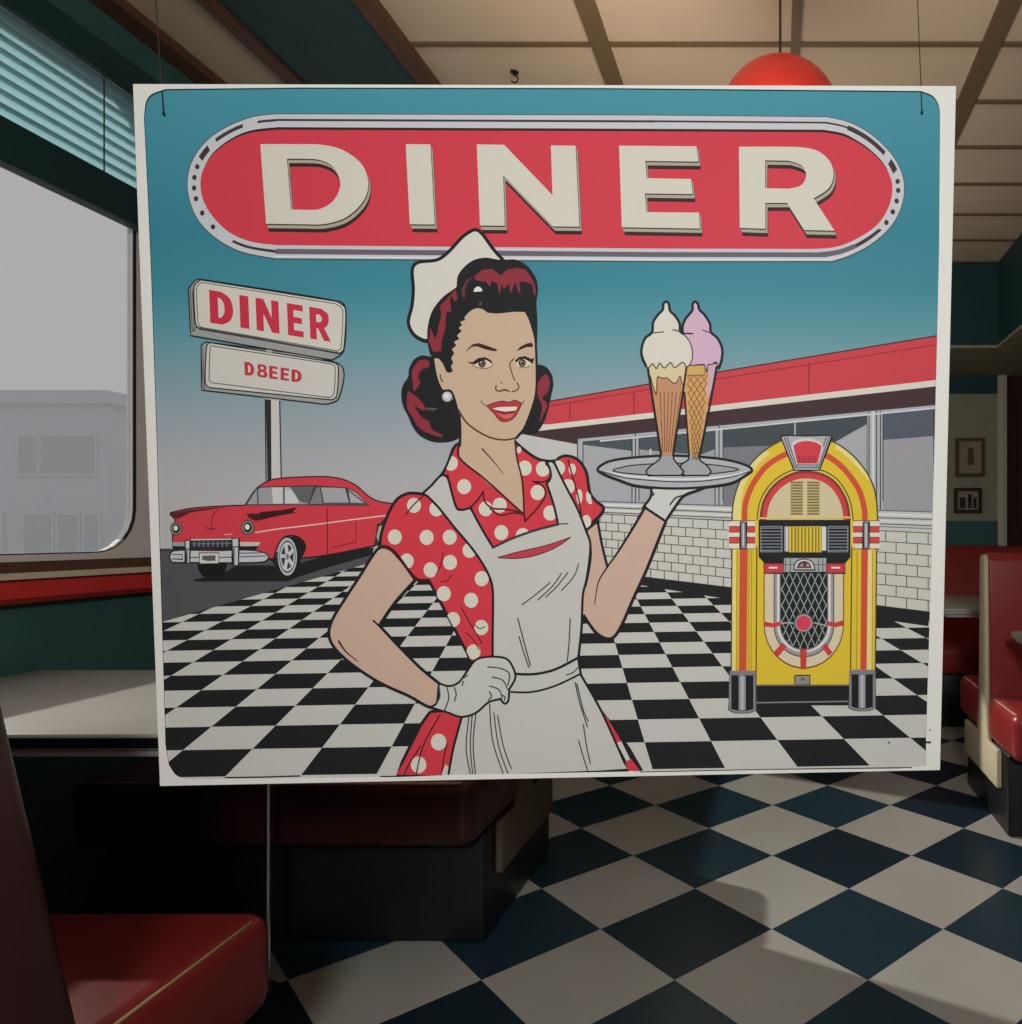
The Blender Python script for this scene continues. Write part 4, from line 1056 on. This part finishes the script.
fill(a, PL_(*ell(450, 604, 42, 42)), (120, 118, 116)); fill(a, PL_(*ell(450, 602, 37, 37)), (188, 186, 182)); fill(a, PL_(*ell(446, 596, 20, 20)), (214, 212, 208))
# collar
col_l = PB((380, 360), (405, 395), (540, 515), (735, 682, 1), (690, 672), (640, 690), (580, 660), (545, 625), (530, 572, 1), (500, 610), (460, 650), (420, 662), (385, 645), (365, 570), (345, 480))
line(a, PB((345, 480), (365, 575), (388, 648), (420, 662), (462, 650), (500, 610), (528, 570, 1), (535, 620), (575, 655), (640, 660), (700, 672), (738, 690)), 1.7, (76, 26, 30))
line(a, PB((560, 655), (610, 690), (680, 680), (735, 685)), 1.4, (76, 26, 30))
line(a, PB((738, 690), (740, 722, 1), (800, 660), (845, 590), (835, 545), (780, 518, 1), (840, 520), (872, 490), (868, 455), (845, 425)), 1.7, (76, 26, 30))
# arm on the hip
arm = PC((345, 0, 1), (405, 85, 1), (320, 180), (252, 278, 1), (330, 362), (430, 462), (508, 526, 1), (500, 618, 1), (462, 625), (380, 580), (250, 520), (130, 440), (60, 372), (38, 318), (52, 255), (110, 160), (175, 60), (215, -5), (245, -45), (275, -58), (310, -40))
shape(a, arm, SKA, 3.0)
line(a, PC((78, 343), (110, 390), (162, 432)), 2.0, (44, 26, 20), w1=0.8); line(a, PC((225, 256), (245, 275), (262, 292)), 1.8, (44, 26, 20))
line(a, PH((50, 345), (85, 348), (120, 370), (180, 440), (240, 510), (300, 512)), 2.6, (70, 24, 26))
# raised arm
upper = PE((122, 512, 1), (175, 470, 1), (195, 580), (222, 690, 1), (180, 800, 1), (165, 960, 1), (105, 900, 1), (112, 800), (135, 690), (142, 600))
shape(a, upper, SKA, 2.6)
fore = PE((395, 405, 1), (492, 470, 1), (450, 575), (400, 700), (340, 830), (280, 965), (235, 1016), (170, 990), (108, 905, 1), (118, 780), (170, 760, 1), (218, 682, 1), (270, 610), (340, 500))
fill(a, sm(fore), SKA)
line(a, PE((395, 405), (340, 500), (270, 612), (215, 690), (178, 755), (160, 860)), 3.0, BLK, w1=0.8)
line(a, PE((492, 470), (450, 575), (400, 700), (340, 830), (280, 965), (235, 1016), (170, 990), (108, 905)), 3.0, BLK)
# skirt and apron
skirt = PC((470, 645), (430, 700), (385, 790), (350, 860), (322, 925), (560, 925), (575, 800), (605, 668), (560, 640))
shape(a, skirt, DRS, 3.0, smooth=False)
for p_ in ((505, 775), (420, 872)): fill(a, PC(*ell(p_[0], p_[1], 33, 36)), DOT)
for l_ in (PC((510, 660), (440, 790), (408, 920)), PC((430, 790), (385, 860), (355, 920)), PC((540, 780), (525, 860), (515, 925))): line(a, l_, 1.3, BLK)
sl = PD((520, 640), (560, 690), (640, 800), (695, 897), (622, 897), (560, 760)); fill(a, sl, BLK)
fill(a, PD((522, 648), (540, 670), (602, 772), (582, 778)), DRS); fill(a, PD((582, 778), (602, 772), (640, 850), (624, 858)), (196, 192, 184)); fill(a, PD((618, 862), (642, 846), (680, 895), (632, 898)), DRS)
fill(a, PC((520, 905), (535, 870), (548, 880), (545, 925), (518, 925)), (196, 192, 184))
apron = PB((215, 582, 1), (262, 540, 1), (312, 488), (345, 500), (368, 580), (392, 655), (420, 664), (462, 652, 1), (520, 760), (578, 856, 1), (680, 808), (800, 766), (910, 738, 1), (888, 640), (852, 530, 1), (872, 498), (868, 455), (850, 420, 1), (885, 412, 1), (950, 545), (1010, 660)) + PG((880, 612), (903, 680), (898, 780), (880, 900)) + PD((438, 150), (432, 290), (418, 420, 1), (430, 490, 1), (520, 650), (630, 897, 1)) + PC((545, 925, 1), (568, 800), (604, 668, 1), (735, 405, 1)) + PH((628, 800), (628, 560), (600, 470), (530, 360), (430, 240), (350, 140), (290, 80))
shape(a, apron, APR, 2.4)
line(a, PB((578, 856), (680, 808), (800, 766), (910, 738), (962, 734)), 1.3, (70, 60, 56))
pk = sm(PB((600, 908, 1), (700, 880), (850, 845), (975, 803, 1), (900, 855), (800, 895), (700, 912))); a.raw([pk], (182, 62, 76)); a.ribbon(pk + pk[:1], 1.0, 1.0, (80, 36, 40))
for l_, w in ((PD((178, 192), (240, 145), (300, 95)), 1.2), (PD((245, 172), (310, 110), (348, 55)), 1.2), (PD((278, 160), (330, 110), (375, 52)), 1.2), (PD((345, 132), (400, 70), (420, 14)), 1.2),
              (PD((160, 246), (185, 340), (215, 452)), 1.3), (PD((166, 325), (185, 390), (208, 458)), 1.3), (PD((384, 248), (380, 340), (372, 432)), 1.3)): line(a, l_, w, (64, 60, 58))
line(a, PD((150, 485), (230, 486), (320, 466), (420, 415)), 2.6, BLK); line(a, PD((130, 562), (220, 562), (320, 536), (430, 484)), 2.0, BLK)
line(a, PD((365, 490), (395, 480), (420, 455)), 1.2, (64, 60, 58))
for l_ in (PC((634, 668), (622, 800), (640, 912)), PC((648, 660), (640, 790), (650, 912)), PC((664, 655), (652, 780), (662, 915)), PC((722, 612), (735, 770), (782, 915)), PC((740, 650), (760, 790), (800, 910)), PC((756, 660), (780, 790), (815, 890)),
           PD((405, 520), (425, 610), (458, 712)), PD((412, 525), (440, 640), (462, 690)), PD((420, 768), (440, 840), (460, 902)), PD((440, 700), (455, 800), (470, 868))):
    line(a, l_, 1.2, (58, 54, 52))
# gloved hand on the hip
hand = PC((506, 525, 1), (550, 537), (592, 520), (630, 468), (665, 424), (720, 412), (788, 418), (818, 450), (832, 500), (806, 550, 1), (802, 598), (786, 612), (768, 592, 1), (718, 606), (662, 652), (600, 668), (540, 648), (470, 628, 1), (498, 606))
shape(a, hand, (190, 189, 181), 2.2)
for l_ in (PC((540, 540), (548, 590), (528, 645)), PC((505, 528), (510, 580), (495, 612)), PC((570, 540), (580, 570), (572, 602)), PC((592, 525), (600, 510), (630, 490)), PC((605, 535), (610, 515)), PC((712, 455), (770, 462), (806, 485), (800, 535)),
           PC((732, 498), (778, 512), (800, 552)), PC((720, 536), (762, 552), (776, 590)), PC((715, 600), (730, 580), (720, 560)), PC((776, 575), (788, 585), (784, 600))):
    line(a, l_, 1.3, (58, 56, 54))
# tray hand, tray, ice creams
glove = PE((425, 315, 1), (420, 360), (388, 402, 1), (490, 470, 1), (530, 410), (575, 352), (640, 326), (680, 310, 1))
shape(a, glove, (196, 195, 188), 2.6)
line(a, PE((510, 395), (540, 360), (580, 350)), 1.6, BLK); line(a, PE((425, 330), (436, 345), (428, 352)), 1.4, BLK)
TR = (168, 170, 172)
tray = PI_((175, 876), (230, 842), (350, 824), (535, 816), (740, 830), (850, 855), (892, 882), (850, 916), (790, 945), (650, 964), (500, 968), (350, 955), (270, 928), (200, 900))
shape(a, tray, TR, 2.6)
fill(a, PI_(*[(545 + (x - 545) * .99, y) for x, y in ((185, 880), (300, 905), (500, 922), (650, 920), (800, 905), (885, 882), (845, 910), (660, 930), (500, 932), (300, 915))]), (206, 207, 206))
shape(a, PI_((245, 885), (330, 862), (480, 852), (620, 852), (740, 862), (830, 880), (740, 896), (600, 906), (450, 906), (330, 900)), (150, 152, 154), 1.2)
line(a, PI_((180, 885), (300, 918), (500, 936), (660, 934), (810, 912), (888, 886)), 1.3, (70, 72, 74))
for gx in (0, 1):
    g_ = ((470, 812, 1), (460, 835), (420, 865), (400, 890), (412, 908, 1), (560, 908, 1), (572, 890), (552, 862), (530, 835), (526, 812, 1)) if not gx else ((598, 812, 1), (596, 835), (560, 862), (575, 890, 1), (568, 908, 1), (690, 908, 1), (700, 888), (680, 860), (652, 838), (645, 812, 1))
    shape(a, PI_(*g_), (152, 155, 157), 1.6)
IC = F(630, 290, 9.29)
# pink one behind
fill(a, PI_((570, 400), (725, 400), (690, 560), (648, 815), (600, 815), (575, 500)), (200, 152, 96))
LAYER[0] += 1
for k in range(9):
    y0 = 440 + k * 44; s_ = 1 - k * 0.085
    for j in range(3):
        x0 = 590 + k * 3.0 + j * 32 * s_
        line(a, PI_((x0, y0), (x0 + 16 * s_, y0 + 24), (x0, y0 + 44)), 0.8, (120, 84, 46), False); line(a, PI_((x0 + 32 * s_, y0), (x0 + 16 * s_, y0 + 24), (x0 + 32 * s_, y0 + 44)), 0.8, (120, 84, 46), False)
fill(a, IC((548, 705), (695, 700), (692, 790), (530, 795)), (198, 160, 92)); line(a, IC((530, 795), (692, 790), (700, 700)), 0.9, (120, 90, 50), False)
PK_ = (200, 166, 186)
fill(a, IC((700, 690), (820, 690), (800, 760), (730, 1020), (705, 940), (730, 770)), (196, 160, 170))
line(a, PI_((728, 400), (700, 560), (648, 815)), 2.2, BLK, False); line(a, PI_((578, 520), (600, 815)), 1.8, BLK, False)
pink = IC((606, 108), (582, 130), (578, 190), (520, 262), (490, 330), (490, 400), (500, 560), (545, 690), (620, 695, 1), (690, 690, 1), (715, 770, 1), (725, 690, 1), (760, 692), (800, 668), (822, 730, 1), (852, 640), (855, 540), (810, 445), (752, 392), (742, 312), (690, 228), (645, 182), (632, 132))
shape(a, pink, PK_, 1.1, (70, 52, 60))
line(a, IC((490, 400), (490, 330), (520, 262), (578, 190), (582, 130), (606, 108), (632, 132), (645, 182), (690, 228), (742, 312), (752, 392), (810, 445), (855, 540), (852, 640), (824, 726)), 2.6, BLK)
line(a, IC((500, 404), (585, 404)), 1.6, BLK, False); line(a, IC((675, 370), (710, 386), (745, 396)), 1.2, (90, 60, 80))
# white one in front
fill(a, PI_((408, 400), (470, 815), (525, 815), (588, 410)), (186, 136, 100))
for k in range(6): line(a, PI_((465 + k * 19, 520), (477 + k * 9, 800)), 0.9, (122, 80, 52), False)
fill(a, IC((150, 690), (300, 650), (480, 650), (575, 662), (530, 720), (515, 790), (490, 880), (470, 810), (430, 868), (380, 850), (340, 815), (258, 808), (250, 960), (215, 900)), (206, 190, 150), False)
line(a, IC((190, 800), (215, 900), (245, 968), (255, 810), (300, 820), (345, 818), (385, 852), (425, 868), (465, 800), (480, 860), (490, 880)), 1.1, (96, 66, 40))
line(a, PI_((406, 395), (470, 815)), 2.4, BLK, False); line(a, PI_((588, 400), (568, 540), (525, 815)), 2.0, BLK, False)
wht = IC((336, 108), (310, 130), (304, 182), (258, 232), (215, 302), (205, 392), (140, 450), (108, 540), (112, 620), (150, 705), (175, 720), (210, 685), (245, 730), (275, 680), (320, 725), (375, 675), (415, 720), (490, 672), (530, 715), (572, 660), (580, 580), (555, 482), (498, 412), (466, 380), (460, 310), (420, 242), (372, 192), (362, 132))
shape(a, wht, (206, 201, 190), 1.2, (70, 64, 60))
line(a, IC((500, 412), (466, 380), (460, 310), (420, 242), (372, 192), (362, 132), (336, 108), (310, 130), (304, 182), (258, 232), (215, 302), (205, 392), (140, 450), (108, 540), (112, 620), (150, 705)), 2.6, BLK)
line(a, IC((215, 398), (260, 394), (318, 390)), 1.2, (70, 64, 60)); line(a, IC((395, 370), (430, 376), (460, 390)), 1.4, (90, 80, 76))
o = a.build('waitress_print', picture_); o['label'] = 'printed waitress in a red polka dot dress holding a tray'

# ---- white margin around the print, rounded at the corners
a = Art()
edge_out = [(133, 84), (956, 86), (940, 770), (160, 786)]
inn_ = sm([(144, 118, 1), (146, 102), (152, 94), (166, 89, 1), (300, 87.5, 1), (600, 88, 1), (921, 91, 1), (933, 96), (939, 106), (940, 118, 1), (939, 250, 1), (937, 340, 1), (934, 460, 1), (929, 640, 1), (926, 740, 1), (926, 766, 1), (900, 768.5, 1), (640, 771.3, 1), (450, 775, 1), (400, 777, 1), (187, 779.5, 1), (176, 775), (169, 765, 1), (165.5, 745, 1), (163, 660, 1), (160, 560, 1), (157, 450, 1), (151, 270, 1), (148, 200, 1)], n=4)
a.raw([edge_out, inn_], (218, 216, 209))
line(a, [(225, 777.5), (262, 777), (300, 775.8)], 1.2, BLK, False); line(a, [(380, 776.5), (396, 776.3)], 1.2, BLK, False); line(a, [(640, 772), (760, 769.5), (912, 767.5)], 1.0, (60, 58, 58), False)
line(a, [(922, 742), (931, 742.5)], 2.0, BLK, False); fill(a, ell(930, 730, 0.9, 0.9, 8), BLK); fill(a, ell(889, 742.5, 1.2, 0.8, 8), BLK)
a.build('white_margin', picture_)

# ---- two strings through small holes near the top corners
for (hx, hy), (tx, ty) in (((163.5, 113.5), (158, 40)), ((922, 112), (917, 0))):
    p0 = sheet(hx, hy, 0.0035) + SO
    p1 = ray(tx, ty); p1 = EYEV + p1 * (p0.y / p1.y)
    d_ = p1 - p0
    top = p0 + d_ * ((HC - p0.z) / d_.z)
    bm = bmesh.new(); tube(bm, [p0, p0 + (top - p0) * .25 + Vector((0.0012, 0, 0)), p0 + (top - p0) * .6 + Vector((0.002, 0, 0)), top], 0.0008, 6)
    st = new_obj('hanging_string', bm, M['string'], None); under(st, sign)
    bm = bmesh.new(); bmesh.ops.create_uvsphere(bm, u_segments=10, v_segments=6, radius=0.0022, matrix=Matrix.Translation(p0))
    kn = new_obj('knot', bm, M['string'], None); kn.parent = st
